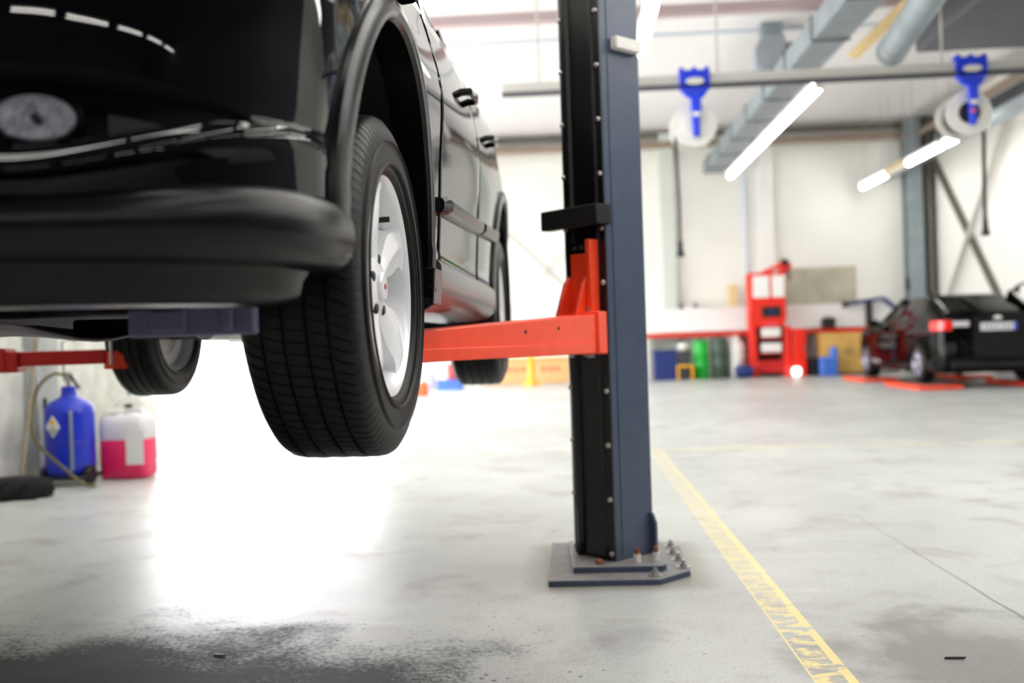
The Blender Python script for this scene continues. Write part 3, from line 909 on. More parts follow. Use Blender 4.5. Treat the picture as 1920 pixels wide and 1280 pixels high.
# wheel well liners
def liner(y):
    def f():
        mb = MB(); rows = []
        for k in range(31):
            a = rad(-96 + 200 * k / 30)
            rows.append([(x, y + .452 * math.sin(a), .35 + .452 * math.cos(a)) for x in (.52, .70, .915)])
        mb.grid(rows)
        arc = [(y + .455 * math.sin(rad(-96 + 200 * k / 30)), .35 + .455 * math.cos(rad(-96 + 200 * k / 30))) for k in range(31)]
        mb.prism(arc, .505, .515, 'yz')
        return mb
    return f
both(liner(.02), 'arch_liner', M['liner']); both(liner(2.66), 'arch_liner', M['liner'])

# plastic arch flares
def flare(yc, w_f, w_t, w_r, a0, a1):
    def f():
        rows = []
        N = 64
        for k in range(N + 1):
            a = rad(a0 + (a1 - a0) * k / N)
            c, s = math.cos(a), math.sin(a)     # c up, s towards the rear
            wid = w_t + (w_r - w_t) * max(0, s) ** 2 + (w_f - w_t) * max(0, -s) ** 2
            R0 = .446
            row = []
            for r, o in ((R0 + .004, -.07), (R0, .004), (R0 + .006, .014), (R0 + wid * .35, .018), (R0 + wid * .8, .014), (R0 + wid * .95, .008), (R0 + wid, -.004), (R0 + wid, -.03)):
                y, z = yc + r * s, .35 + r * c
                x = S.side_x(y, max(z, .345)) + o
                row.append((x, y, z))
            rows.append(row)
        mb = MB(); mb.grid(rows, closed=True)
        mb.add(rows[0], [tuple(range(8))]); mb.add(rows[-1], [tuple(reversed(range(8)))])
        return mb
    return f
both(flare(.02, .076, .055, .08, -98, 99), 'arch_flare', M['trim_black'], ang=30)
both(flare(2.66, .08, .055, .08, -99, 97), 'arch_flare', M['trim_black'], ang=30)
# lower tail of the front flare
both(lambda: S.sweep([(.335, .022), (.24, .016), (.225, -.01), (.225, -.06), (.335, -.06)], S.at_y(.462), S.at_y(.60), 4), 'flare_tail', M['trim_black'], bevel=.004)

# bumper lip and skirt
iL = S.at_y(-.440)
lip = S.sweep([(.342, -.02), (.3415, .000), (.339, .007), (.334, .0135), (.327, .019), (.319, .0228), (.309, .0250), (.295, .026), (.276, .014), (.262, -.010), (.258, -.06), (.342, -.06)], 0, iL, 70, True)
lip.build('bumper_lip', M['trim_black'], suv, ang=50)
iK = S.at_y(-.50)
sk = S.sweep([(.266, -.03), (.245, -.045), (.225, -.05), (.210, -.065), (.206, -.10), (.206, -.16), (.266, -.16)], 0, iK, 60, True)
sk.build('bumper_skirt', M['trim_black'], suv, ang=50)
# front end of the arch joining the lip
# chrome-bright crease strip is paint; grille fins in the pocket
gr = MB()
for k in range(26):
    i = S.at_y(-.70) - k * .52
    i = max(i, 0)
    p = S.pt(i, .42, -.035 if k > 6 else -.012 - .004 * k)
    lo = .393 + .072 * smooth((p.x - .60) / .32); hi = .470 - .04 * smooth((p.x - .66) / .21)
    if p.x < .685: break
    gr.box((p.x, p.y, (lo + hi) / 2 - .006), (.003, .008, (hi - lo) * .72))
grl = gr.build('pocket_grille', mat('dark grey grille', (78, 78, 82), .4), suv)
mr = grl.copy(); mr.data = grl.data.copy(); COL.objects.link(mr); mr.scale = (-1, 1, 1)
# fog lamps
for sx in (1, -1):
    i = [k for k in range(S.n) if S.plan[k].x > .622][0]
    p = S.pt(i, .44, -.045); n = S.nor[i]
    az = math.atan2(n.y, n.x) + PI / 2
    if sx < 0: p = Vector((-p.x, p.y, p.z)); az = -az
    sc_ = Matrix.Diagonal((1.42, .9, .86, 1))
    fg = MB().lathe([(.037, -.018), (.041, -.024), (.041, .03), (.034, .03), (.034, -.014)], axis='y', n=40).xf(sc_).build('fog_lamp', M['trim_black'], suv, loc=(p.x, p.y, .446))
    fg.rotation_euler = (0, 0, az)
    rf = MB().lathe([(0, .012), (.012, .010), (.024, .003), (.0345, -.010)], axis='y', n=40).xf(sc_).build('reflector', M['reflector'], fg)
    MB().lathe([(0, -.020), (.016, -.0185), (.028, -.015), (.0348, -.010), (.0348, -.007), (.028, -.012), (.016, -.0155), (0, -.017)], axis='y', n=40).xf(sc_).build('lens', mat('clear lens', (250, 250, 255), .02, trans=1., ior=1.12), fg)
    MB().tube([(0, .01, 0), (0, -.012, 0)], .006, 10).build('bulb_shield', M['dark'], fg)

# side: doors, mouldings, sills, handles, mirrors
def door(y0, y1, z0, z1):
    return lambda: S.patch(S.at_y(y0), S.at_y(y1), z0, z1, .002, 22, 22)
d1 = both(door(.66, 1.60, .368, 1.005), 'front_door', M['paint_black'], solid=.012)
d2 = both(door(1.608, 2.36, .368, 1.005), 'rear_door', M['paint_black'], solid=.012)
def moulding(y0, y1, za, zb):
    def f():
        rows = []
        for k in range(25):
            s = k / 24; y = y0 + (y1 - y0) * s; z = za + (zb - za) * s
            h = .026 * (1 if 0 < k < 24 else .75)
            tk = 1 if .03 < s < .97 else .5
            x = S.side_x(y, z)
            rows.append([(x - .005, y, z - h), (x + .014 * tk, y, z - h), (x + .030 * tk, y, z - h * .45), (x + .032 * tk, y, z + h * .5), (x + .016 * tk, y, z + h), (x - .005, y, z + h)])
        mb = MB(); mb.grid(rows, closed=True); mb.add(rows[0], [tuple(range(6))]); mb.add(rows[-1], [tuple(reversed(range(6)))])
        return mb
    return f
for o, d in zip(both(moulding(.665, 1.598, .520, .560), 'moulding', M['trim_black'], ang=50), d1): o.parent = d
for o, d in zip(both(moulding(1.61, 2.18, .562, .588), 'moulding', M['trim_black'], ang=50), d2): o.parent = d
def handle(y):
    def f():
        x = S.side_x(y, .93); z = .99
        mb = MB().tube([(x - .02, y - .10, z), (x + .03, y - .085, z + .005), (x + .038, y, z + .01), (x + .03, y + .085, z + .012), (x - .02, y + .10, z + .012)], .013, 10)
        return mb
    return f
for o, d in zip(both(handle(1.42), 'door_handle', M['paint_black']), d1): o.parent = d
for o, d in zip(both(handle(2.20), 'door_handle', M['paint_black']), d2): o.parent = d
sill_sec = [(.372, -.02), (.366, .006), (.350, .018), (.300, .020), (.262, .010), (.238, -.02), (.226, -.07), (.226, -.22), (.372, -.22)]
both(lambda: S.sweep(sill_sec, S.at_y(.60), S.at_y(2.15), 24), 'sill', mat('grey sill plastic', (84, 84, 88), .26), ang=40)
def mirror():
    mb = MB(); rows = []
    for k in range(13):
        s = k / 12; a = PI * s
        rr = math.sin(a) ** .6
        x = .88 + .30 * s
        rows.append([(x, .62 + .02 * s + .075 * rr * math.cos(t) * (1 if math.cos(t) < 0 else .6), 1.170 + .085 * rr * math.sin(t)) for t in [2 * PI * j / 20 for j in range(20)]])
    mb.grid(rows, closed=True)
    mb.bar((.82, .66, 1.09), (.93, .64, 1.14), .07, .04)
    return mb
both(mirror, 'door_mirror', M['paint_black'], ang=60)

# greenhouse, roof, pillars
gh_levels = [(1.02, .10, 3.45, .835), (1.12, .30, 3.42, .815), (1.25, .55, 3.36, .775), (1.42, .86, 3.26, .715), (1.56, 1.12, 3.14, .655)]
def gring(z, y0, y1, w, n=64):
    out = []
    for j in range(n):
        a = 2 * PI * j / n
        c, s = math.cos(a), math.sin(a)
        e = .32
        x = w * math.copysign(abs(c) ** e, c); y = (y0 + y1) / 2 + (y1 - y0) / 2 * math.copysign(abs(s) ** e, s)
        out.append(Vector((x, y, z)))
    return out
rows = [gring(*(L)) for L in gh_levels]
mb = MB(); mb.grid(rows, closed=True); n = len(rows[0])
mb.add(rows[0], [tuple(reversed(range(n)))]); mb.add(rows[-1], [tuple(range(n))])
mb.build('windows', M['glass_dark'], suv, 40)
rows = [gring(1.555, 1.10, 3.16, .662), gring(1.60, 1.14, 3.14, .645), gring(1.635, 1.35, 3.0, .56), gring(1.65, 1.7, 2.7, .35)]
mb = MB(); mb.grid(rows, closed=True); mb.add(rows[0], [tuple(reversed(range(n)))]); mb.add(rows[-1], [tuple(range(n))])
mb.build('roof', M['paint_black'], suv, 50)
for p0, p1, w_, h_, up in (((.742, .36, 1.07), (.592, 1.20, 1.565), .06, .05, (0, 0, 1)), ((.80, 1.62, 1.08), (.665, 1.66, 1.57), .07, .03, (1, 0, 0)), ((.80, 2.55, 1.10), (.662, 2.50, 1.57), .09, .03, (1, 0, 0))):
    both(lambda: MB().bar(p0, p1, w_, h_, up=up), 'window_pillar', M['paint_black'])
# headlamps (above the frame), underbody
both(lambda: S.patch(S.at_y(-.50), S.at_y(-.50) - 17, .68, .80, .004, 20, 8), 'headlight', M['clear_glass'], solid=.01)
ub = MB()
ub.box((0, 1.1, .25), (1.5, 2.9, .03))
ub.build('undertray', M['under_dark'], suv, bevel=.01)
pan = MB()
rows = []
for k in range(15):
    y = -.62 + 1.0 * k / 14
    rows.append([(x, y, .205 - .030 * math.sin(PI * min(1, (k + .5) / 14)) + .010 * math.sin(x * 17 + y * 9)) for x in [-.62 + .95 * j / 14 for j in range(15)]])
pan.grid(rows); pan.build('splash_panel', M['under'], suv, solid=.006)
both(lambda: MB().box((.655, -.42, .190), (.215, .03, .048)).box((.62, -.428, .192), (.06, .03, .036)).box((.72, -.43, .194), (.018, .03, .040)), 'air_deflector', M['deflector'], bevel=.004)
both(lambda: MB().bar((.20, .10, .20), (.70, .0, .19), .10, .035).bar((.25, .45, .21), (.70, .04, .19), .05, .035), 'control_arm', M['under_dark'], bevel=.006)
both(lambda: MB().tube([(.56, 0, .25), (.60, 0, .62)], .045, 16), 'strut', M['under_dark'])
both(lambda: MB().bar((.25, 2.2, .22), (.74, 2.62, .24), .09, .06), 'trailing_arm', M['under_dark'], bevel=.006)
both(lambda: MB().bar((.1, 2.9, .24), (.72, 2.66, .22), .07, .04), 'rear_link', M['under_dark'], bevel=.006)
both(lambda: MB().tube([(.60, 2.75, .2), (.60, 2.8, .55)], .035, 12), 'damper', M['under_dark'])
MB().tube([(.35, .4, .20), (.35, 1.8, .19), (.25, 2.2, .21), (-.35, 3.2, .22)], .032, 12).build('exhaust_pipe', M['steel'], suv)
MB().lathe([(0, -.3), (.09, -.28), (.1, 0), (.09, .28), (0, .3)], (-.3, 3.1, .27), 'x', 24).build('silencer', M['steel'], suv)
MB().tube([(-.70, 2.64, .30), (.70, 2.64, .30)], .04, 12).build('rear_axle', M['under_dark'], suv)

w0 = build_wheel(suv, (.806, .0, .262), M['alloy'])
w0.rotation_euler = (0, 0, rad(-.6))
def dup_part(o, loc, rot):
    c = o.copy(); COL.objects.link(c); c.location = loc; c.rotation_euler = rot
    for g in o.children:
        e = g.copy(); COL.objects.link(e); e.parent = c
    return c
dup_part(w0, (-.80, .0, .262), (0, 0, PI))
dup_part(w0, (.80, 2.65, .290), (.5, 0, 0))
dup_part(w0, (-.78, 2.65, .280), (.3, 0, PI))
# ------------------------------------------------------------------ the sedan at the back
sed = thing('sedan', 'black sedan with red tail lamps parked on red ramp plates', 'car', (6.33, 18.65, .067), PI)
c2 = [(0, -.92), (.3, -.90), (.55, -.83), (.72, -.70), (.82, -.50), (.86, -.2), (.872, .5), (.878, 1.4), (.875, 2.3), (.865, 3.0), (.84, 3.35), (.77, 3.53), (.5, 3.60), (0, 3.62)]
l2 = [(.17, .10, .05, .10), (.20, .05, .03, .06), (.26, .02, .015, .03), (.36, 0, .008, .0), (.50, .0, .0, -.01), (.54, .005, .0, .01), (.64, .03, .0, .015), (.74, .07, .006, .02), (.82, .12, .016, .02), (.87, .20, .03, .03), (.90, .30, .05, .05)]
def sed_lift(x, y, z):
    if z < .6: return 0
    k = (z - .6) / .3
    return k * (smooth((y - .3) / 3.) * .16 - smooth((-.1 - y) / .8) * .10)
S2 = Shell(c2, l2, sed_lift, 8)
b2 = S2.solid([M['sedan_paint'], M['trim_matte']], 'body', sed)
cut = []
for y in (0, 2.70):
    for sx in (-1, 1):
        cut.append(MB().lathe([(0, sx * .55), (.345, sx * .55), (.345, sx * 1.2), (0, sx * 1.2)], (0, y, .31), 'x', 40, mi=1).build('cutter', [M['sedan_paint'], M['trim_matte']]))
boolean(b2, cut)
rows = [gring(.84, .30, 3.30, .80, 56), gring(.98, .55, 3.24, .775, 56), gring(1.12, .85, 3.02, .725, 56), gring(1.28, 1.20, 2.70, .645, 56), gring(1.33, 1.35, 2.58, .60, 56)]
mb = MB(); mb.grid(rows, closed=True); mb.add(rows[0], [tuple(reversed(range(56)))]); mb.add(rows[-1], [tuple(range(56))])
mb.build('windows', M['sedan_glass'], sed, 40)
rows = [gring(1.315, 1.28, 2.64, .62, 56), gring(1.35, 1.36, 2.56, .59, 56), gring(1.375, 1.55, 2.4, .5, 56), gring(1.385, 1.75, 2.2, .3, 56)]
mb = MB(); mb.grid(rows, closed=True); mb.add(rows[0], [tuple(reversed(range(56)))]); mb.add(rows[-1], [tuple(range(56))])
mb.build('roof', M['sedan_paint'], sed, 50)
for p0, p1, w_, h_, up in (((.78, .55, .92), (.60, 1.36, 1.34), .05, .05, (0, 0, 1)), ((.775, 1.62, .95), (.635, 1.62, 1.34), .06, .03, (1, 0, 0)), ((.74, 3.10, .98), (.60, 2.56, 1.34), .16, .04, (1, 0, 0))):
    both(lambda: MB().bar(p0, p1, w_, h_, up=up), 'window_pillar', M['sedan_paint'], sed)
def tail():
    i0 = S2.n - 1 - 12; i1 = S2.at_y(3.22)
    return S2.patch(i0, i1, .735, .835, .008, 16, 8)
both(tail, 'tail_lamp', M['red_glass'], sed, solid=.012)
def tail2():
    return S2.patch(S2.n - 1 - 6.6, S2.n - 1 - 11.6, .770, .822, .008, 12, 6)
both(tail2, 'reverse_lamp', M['clear_glass'], sed, solid=.012)
yp = 3.622
npl = MB().box((0, yp, .85), (.52, .012, .112)).build('number_plate', M['plate_white'], sed, bevel=.003)
MB().box((-.238, yp + .005, .85), (.044, .01, .11)).build('plate_band', M['plate_blue'], npl)
gl = MB()
for x in (-.17, -.115, -.06, .03, .085, .14, .195): gl.box((x, yp + .007, .85), (.024, .004, .05))
gl.build('plate_print', M['grey'], npl)
MB().lathe([(0, 0), (.045, 0), (.045, .012), (0, .012)], axis='y', n=20).xf(Matrix.Scale(1.4, 4, (1, 0, 0))).build('badge', M['chrome'], sed, loc=(0, 3.585, .965))
MB().box((0, 3.46, 1.045), (1.2, .12, .03)).build('boot_lip', M['sedan_paint'], sed, bevel=.01)
MB().box((0, 3.55, .30), (1.35, .12, .10)).build('rear_valance', M['trim_matte'], sed, bevel=.02)
MB().tube([(-.45, 3.3, .21), (-.45, 3.62, .21)], .035, 14).build('tailpipe', M['chrome'], sed)
def shandle(y):
    return lambda: MB().tube([(S2.side_x(y, .70) - .01, y - .09, .74), (S2.side_x(y, .7) + .03, y, .745), (S2.side_x(y, .7) - .01, y + .09, .75)], .012, 8)
both(shandle(1.5), 'door_handle', M['sedan_paint'], sed); both(shandle(2.35), 'door_handle', M['sedan_paint'], sed)
def sdoor(y0, y1): return lambda: S2.patch(S2.at_y(y0), S2.at_y(y1), .24, .83, .005, 16, 14)
both(sdoor(.55, 1.55), 'front_door', M['sedan_paint'], sed, solid=.012); both(sdoor(1.56, 2.32), 'rear_door', M['sedan_paint'], sed, solid=.012)
both(lambda: MB().lathe([(0, -.09), (.05, -.08), (.065, 0), (.05, .07), (0, .085)], (.93, .72, .97), 'x', 16).bar((.8, .72, .92), (.88, .72, .95), .04, .03), 'door_mirror', M['sedan_paint'], sed)
w2 = build_wheel(sed, (.775, 0, .31), M['sedan_alloy'], .31, .10, .205, 5, False)
dup_part(w2, (-.775, 0, .31), (0, 0, PI)); dup_part(w2, (.775, 2.70, .31), (.4, 0, 0)); dup_part(w2, (-.775, 2.70, .31), (.2, 0, PI))

def plate_run(loc, s, lab):
    t = thing('ramp_plate', lab, 'vehicle ramp', loc, 0, 'low red ramp plates')
    MB().box((0, 0, .03), (s[0], s[1], .06)).build('deck', M['red_arm'], t, bevel=.01)
    MB().box((0, 0, .062), (s[0] * .5, s[1] * .8, .006)).build('tread_plate', M['steel'], t)
plate_run((5.50, 18.6, 0), (.62, 1.3, 0), 'low red ramp plate under the near-side front wheel of the sedan')
plate_run((5.52, 15.95, 0), (.66, 1.6, 0), 'low red ramp plate under the near-side rear wheel of the sedan')
plate_run((7.15, 18.6, 0), (.62, 1.3, 0), 'low red ramp plate under the far-side front wheel of the sedan')
plate_run((7.14, 15.95, 0), (.66, 1.6, 0), 'low red ramp plate under the far-side rear wheel of the sedan')
# ------------------------------------------------------------------ back wall equipment
ct = thing('worktop', 'long white worktop with red front edge along the back wall', 'worktop', (4.4, 21.92, 0))
MB().box((0, 0, .96), (5.6, .58, .06)).build('top', M['white_paint'], ct, bevel=.006)
MB().box((0, -.30, .94), (5.6, .03, .10)).build('front_edge', M['counter_red'], ct, bevel=.004)
for x in (-2.7, -.9, .9, 2.7):
    MB().box((x, 0, .465), (.06, .5, .93)).build('leg', M['white_paint'], ct)
sp = thing('shelf_unit', 'white upstand shelf box standing on the red edged worktop', 'shelf', (4.4, 22.0, .99))
MB().box((0, .12, .26), (5.5, .02, .52)).build('back_panel', M['white_paint'], sp)
MB().box((0, 0, .51), (5.5, .3, .03)).build('top_board', M['white_paint'], sp, bevel=.004)
MB().box((0, -.14, .26), (5.5, .016, .48)).build('front_panel', M['white_paint'], sp)
tag(MB().box((5.52, 22.282, 1.91), (1.66, .03, .86)).build('mounted_board', M['board'], bevel=.01), 'brushed metal tool board on back wall behind the red stand', 'board')
bx = tag(MB().box((3.62, 21.95, 1.76), (.19, .16, .47)).build('carton', M['cream'], bevel=.006), 'tall cream carton on the white shelf beside the red stand', 'carton')
def monitor(loc, lab):
    t = thing('gauge_box', lab, 'gauge', loc)
    MB().box((0, 0, .06), (.36, .12, .10)).build('case', M['dark'], t, bevel=.02)
    MB().box((0, 0, .01), (.2, .12, .02)).build('foot', M['white_plastic'], t)
    MB().box((0, -.062, .06), (.24, .006, .06)).build('dial', M['white_plastic'], t)
monitor((2.66, 21.95, 1.515), 'small dark gauge box on the white shelf above the green drum')

# the red machine
rm = thing('test_stand', 'tall red test stand with pale display windows at back wall', 'machine', (4.24, 21.35, 0))
pnl = MB()
pnl.prism([(-.42, 1.05), (.30, 1.05), (.36, 1.25), (.36, 2.20), (-.42, 2.20)], -.16, .2, 'xz')
pnl.build('head', M['red'], rm, bevel=.03)
MB().box((-.16, -.175, 1.90), (.34, .03, .46)).build('display_window', M['screen'], rm, bevel=.01)
MB().box((.20, -.175, 1.90), (.26, .03, .46)).build('display_window', M['screen'], rm, bevel=.01)
kp = MB().box((.04, -.172, 1.37), (.40, .03, .22)).build('control_panel', M['dark'], rm, bevel=.02)
MB().lathe([(0, -.20), (.05, -.20), (.05, -.18), (0, -.18)], (.05, 0, 1.37), 'y', 18).build('dial', M['blue_dark'], kp)
MB().box((.02, -.185, 1.10), (.26, .02, .05)).build('name_strip', mat('pink strip', (240, 90, 110), .5), rm)
for x in (-.36, .36):
    MB().prism([(x - .09, .0), (x + .09, .0), (x + .07, 1.06), (x - .05, 1.06)], -.18, .2, 'xz').build('side_leg', M['red'], rm, bevel=.015)
for z in (.16, .50, .82):
    MB().box((0, .02, z), (.62, .36, .03)).build('shelf', M['red_dark'], rm)
MB().box((0, .19, .55), (.64, .02, 1.0)).build('back_panel', M['dark'], rm)
MB().box((0, -.10, .22), (.58, .16, .26)).build('foot_drawer', M['red_dark'], rm, bevel=.01)
# swing arm with pump head on top
MB().bar((-.1, .05, 2.18), (.30, 0, 2.36), .10, .09).build('swing_arm', M['red'], rm, bevel=.01)
MB().lathe([(0, -.12), (.12, -.1), (.15, 0), (.12, .1), (0, .12)], (.38, 0, 2.32), 'y', 18).build('arm_head', M['red'], rm)
MB().box((.36, -.1, 2.40), (.14, .1, .14)).tube([(.40, -.1, 2.3), (.46, -.1, 2.1), (.44, -.1, 2.02)], .025, 8).build('head_bracket', M['dark'], rm, bevel=.01)
for z, w_, lab in ((.835, .40, 'white parts box on the upper shelf of the red test stand'), (.515, .42, 'white parts box on the lower shelf of the red test stand')):
    tag(MB().box((4.27, 21.30, z + .10), (w_, .26, .20)).build('parts_box', M['white_plastic'], bevel=.04, seg=4), lab, 'box', 'white boxes in the red stand')
rc = thing('cabinet', 'narrow red steel cabinet beside the red test stand', 'cabinet', (4.84, 21.35, 0))
MB().box((0, 0, .50), (.27, .4, 1.0)).build('carcass', M['red'], rc, bevel=.012)
MB().box((0, -.205, .50), (.23, .012, .92)).build('door', M['red'], rc, bevel=.004)
MB().box((.08, -.215, .6), (.02, .02, .12)).build('handle', M['steel'], rc)
bl = thing('floor_lamp', 'small round white work lamp on floor by the red cabinet', 'lamp', (4.70, 20.9, 0))
MB().lathe([(0, .02), (.06, .03), (.09, .08), (.095, .12), (.07, .19), (0, .21)], n=24).build('globe', mat('lit globe', (255, 255, 250), .4, emit=3.), bl)
MB().lathe([(0, 0), (.06, 0), (.06, .02), (0, .02)], n=20).build('foot', M['dark'], bl)

# drums and bins
def drum(loc, r, h, m, lab, name='drum', cat='drum', rib=True, lidm=None):
    t = thing(name, lab, cat, loc)
    p = [(0, 0), (r * .96, 0), (r, .02)]
    if rib:
        for z in (.33, .66): p += [(r, h * z - .02), (r * 1.05, h * z), (r, h * z + .02)]
    p += [(r, h - .03), (r * .95, h), (0, h)]
    MB().lathe(p, n=32).build('shell', m, t, 40)
    MB().lathe([(0, h), (r * .99, h), (r * 1.02, h + .015), (r * .98, h + .03), (0, h + .03)], n=32).build('lid', lidm or m, t)
    MB().tube([(-.06, 0, h + .03), (-.05, 0, h + .07), (.05, 0, h + .07), (.06, 0, h + .03)], .012, 8).build('handle', M['dark'], t)
    return t
drum((2.80, 21.3, 0), .165, .78, M['green'], 'bright green plastic drum under the worktop')
drum((3.19, 21.3, 0), .18, .82, M['green_dark'], 'dark green plastic drum beside the bright green one')
def crate(loc, s, m, lab, cat='crate', name='crate'):
    t = thing(name, lab, cat, loc)
    w_, d_, h_ = s; k = .02
    b = MB().box((0, 0, k / 2), (w_, d_, k))
    for x in (-1, 1): b.box((x * (w_ / 2 - k / 2), 0, h_ / 2), (k, d_, h_))
    for y in (-1, 1): b.box((0, y * (d_ / 2 - k / 2), h_ / 2), (w_, k, h_))
    b.build('tub', m, t, bevel=.004)
    r = MB()
    for y in (-1, 1): r.box((0, y * d_ / 2, h_ - .02), (w_ + .03, .03, .04))
    for x in (-1, 1): r.box((x * w_ / 2, 0, h_ - .02), (.03, d_ + .03, .04))
    r.build('rim', m, t, bevel=.006)
    return t
crate((2.02, 21.2, 0), (.46, .44, .64), M['blue_dark'], 'navy blue bin under the worktop nearest the lift post', 'bin', 'bin')
tb = thing('stool', 'low yellow step stool between the navy bin and green drum', 'stool', (2.42, 21.0, 0))
MB().box((0, 0, .29), (.34, .28, .04)).build('seat', M['yellow'], tb, bevel=.01)
for x in (-1, 1):
    MB().box((x * .15, 0, .14), (.03, .26, .27)).build('leg', M['yellow'], tb, bevel=.006)
pl = thing('bucket', 'pale grey bucket under the worktop above the yellow stool', 'bucket', (2.47, 21.6, 0))
MB().lathe([(0, 0), (.14, 0), (.17, .58), (.18, .6), (.16, .6), (.13, .03), (0, .03)], n=28).build('pail', M['grey'], pl)
MB().lathe([(0, .62), (.09, .60), (.13, .66), (.10, .76), (0, .79)], n=24).build('rag_heap', M['white_plastic'], pl)
tk = thing('sack', 'white bulging sack leaning under worktop beside the dark green drum', 'sack', (3.56, 21.4, 0))
MB().lathe([(0, 0), (.15, .01), (.19, .2), (.17, .5), (.19, .66), (.10, .80), (.05, .84), (.07, .9), (0, .9)], n=24).build('sack_body', M['white_plastic'], tk)
MB().lathe([(.052, .83), (.06, .845), (.052, .86)], n=20).build('tie', M['grey'], tk)
sk2 = thing('duffel_bag', 'dark navy bag slumped on floor against the red stand', 'bag', (3.66, 21.05, 0))
MB().lathe([(0, -.19), (.10, -.18), (.14, -.1), (.13, .1), (.10, .18), (0, .19)], (0, 0, .14), 'x', 20).build('bag_body', M['blue_dark'], sk2)
MB().tube([(-.1, 0, .26), (-.06, 0, .36), (.06, 0, .36), (.1, 0, .26)], .012, 8).build('strap', M['dark'], sk2)
# tan cabinet with black case, blue bottle, green tub
tc_ = thing('cabinet', 'tan wooden cabinet under the worktop near the parked sedan', 'cabinet', (5.85, 21.35, 0))
MB().box((0, 0, .46), (1.16, .46, .84)).build('carcass', M['tan'], tc_, bevel=.01)
for x in (-1, 1):
    dd = MB().box((x * .285, -.235, .47), (.55, .02, .76)).build('door', M['tan'], tc_, bevel=.004)
    MB().box((x * .05, -.255, .5), (.02, .02, .1)).build('handle', M['steel'], dd)
MB().box((0, .02, .02), (1.1, .4, .04)).build('plinth', M['blue_dark'], tc_)
cs = thing('tool_case', 'black tool case on the worktop above the tan cabinet', 'case', (5.56, 21.62, .99))
MB().box((0, 0, .11), (.26, .24, .22)).build('shell', M['dark'], cs, bevel=.02)
MB().tube([(-.06, 0, .22), (-.05, 0, .26), (.05, 0, .26), (.06, 0, .22)], .01, 8).build('handle', M['dark'], cs)
bb = thing('oil_can', 'soft blue oil can with rounded neck in front of tan cabinet', 'can', (5.42, 20.9, 0))
MB().box((-.07, 0, .20), (.34, .24, .40)).build('can_body', M['blue_soft'], bb, bevel=.04, seg=3)
MB().lathe([(.0, .38), (.08, .4), (.085, .52), (.05, .6), (.0, .62)], (.05, 0, 0), 'z', 20).build('neck', M['blue_soft'], bb)
crate((5.13, 21.3, 0), (.20, .3, .36), M['dark'], 'dark tub with green rim content on floor beside the narrow red cabinet', 'tub', 'tub')
tag(MB().lathe([(0, .37), (.07, .39), (.09, .42), (.04, .47), (0, .48)], (5.13, 21.3, -.33), 'z', 16).build('cloth_bundle', M['green']), 'green cloth bundle sitting inside the dark tub', 'cloth')
# blue folding crane arm behind the sedan's nose
ar = thing('bench_press', 'navy jointed press arm on the worktop behind the sedan', 'press', (6.5, 21.7, .99))
MB().bar((-.55, 0, .50), (.25, 0, .60), .07, .08).bar((.25, 0, .60), (.50, 0, .38), .09, .09).build('jointed_arm', M['blue_dark'], ar, bevel=.01)
MB().box((-.05, .02, .28), (.12, .12, .56)).build('post', M['dark'], ar, bevel=.01)
MB().lathe([(0, -.06), (.06, -.05), (.07, 0), (.06, .05), (0, .06)], (-.55, 0, .49), 'y', 16).build('roller', M['dark'], ar)
# white tank beyond the sedan
wt = thing('white_tank', 'white rounded tank with black valve on top beyond the parked sedan', 'tank', (7.62, 17.3, 0))
MB().lathe([(0, 0), (.36, 0), (.38, .05), (.38, 1.22), (.34, 1.36), (.22, 1.44), (0, 1.46)], n=40).build('shell', M['white_paint'], wt)
MB().lathe([(.382, .4), (.39, .42), (.382, .44)], n=40).build('hoop', M['steel'], wt)
MB().bar((-.16, 0, 1.45), (.04, 0, 1.60), .05, .05).tube([(.0, 0, 1.42), (0, 0, 1.55)], .03, 10).tube([(.02, 0, 1.58), (.1, 0, 1.64), (.12, 0, 1.60)], .02, 8).build('valve', M['dark'], wt)
sw = thing('wall_switch', 'small dark switch box on the side of the corner post', 'switch', (7.36, 21.98, 1.9))
MB().box((0, 0, 0), (.06, .08, .26)).build('case', M['dark'], sw, bevel=.006)
MB().box((0, -.045, .04), (.03, .02, .05)).build('button', M['grey'], sw)

# things seen low behind the suv
lb = thing('packing_case', 'long tan packing case with red print along the back wall', 'case', (-.75, 21.9, 0))
MB().box((0, 0, .27), (2.3, .5, .54)).build('case', mat('pale tan board', (222, 178, 120), .7, var=.08, vscale=3), lb, bevel=.01)
MB().box((0, -.255, .52), (2.34, .03, .05)).build('batten', M['tan'], lb)
pm = MB()
for k in range(11):
    if k in (4, 8): continue
    pm.box((-.55 + k * .15, -.253, .30), (.09, .006, .10))
pm.build('faded_print', mat('faded red print', (214, 110, 80), .7), lb)
ys = thing('jack_stand', 'yellow floor stand with flared foot in front of the tan packing case', 'stand', (-.78, 20.6, 0))
MB().lathe([(0, 0), (.22, 0), (.21, .03), (.12, .07), (.07, .14), (.06, .5), (0, .5)], n=4).build('flared_foot', M['yellow'], ys)
MB().box((0, 0, .56), (.12, .12, .2)).build('column', M['yellow'], ys, bevel=.01)
MB().box((0, 0, .68), (.26, .12, .04)).build('saddle', M['yellow'], ys, bevel=.01)
og = thing('can', 'orange plastic can on floor seen past the front tyre', 'can', (-2.64, 17.6, 0))
MB().box((0, 0, .12), (.26, .2, .24)).build('can_body', M['orange'], og, bevel=.04, seg=3)
MB().lathe([(0, .24), (.03, .24), (.03, .28), (0, .28)], (.05, 0, 0), 'z', 14).build('cap', M['dark'], og)
wb = thing('plastic_jug', 'white plastic jug behind the orange can', 'jug', (-2.9, 19.9, 0))
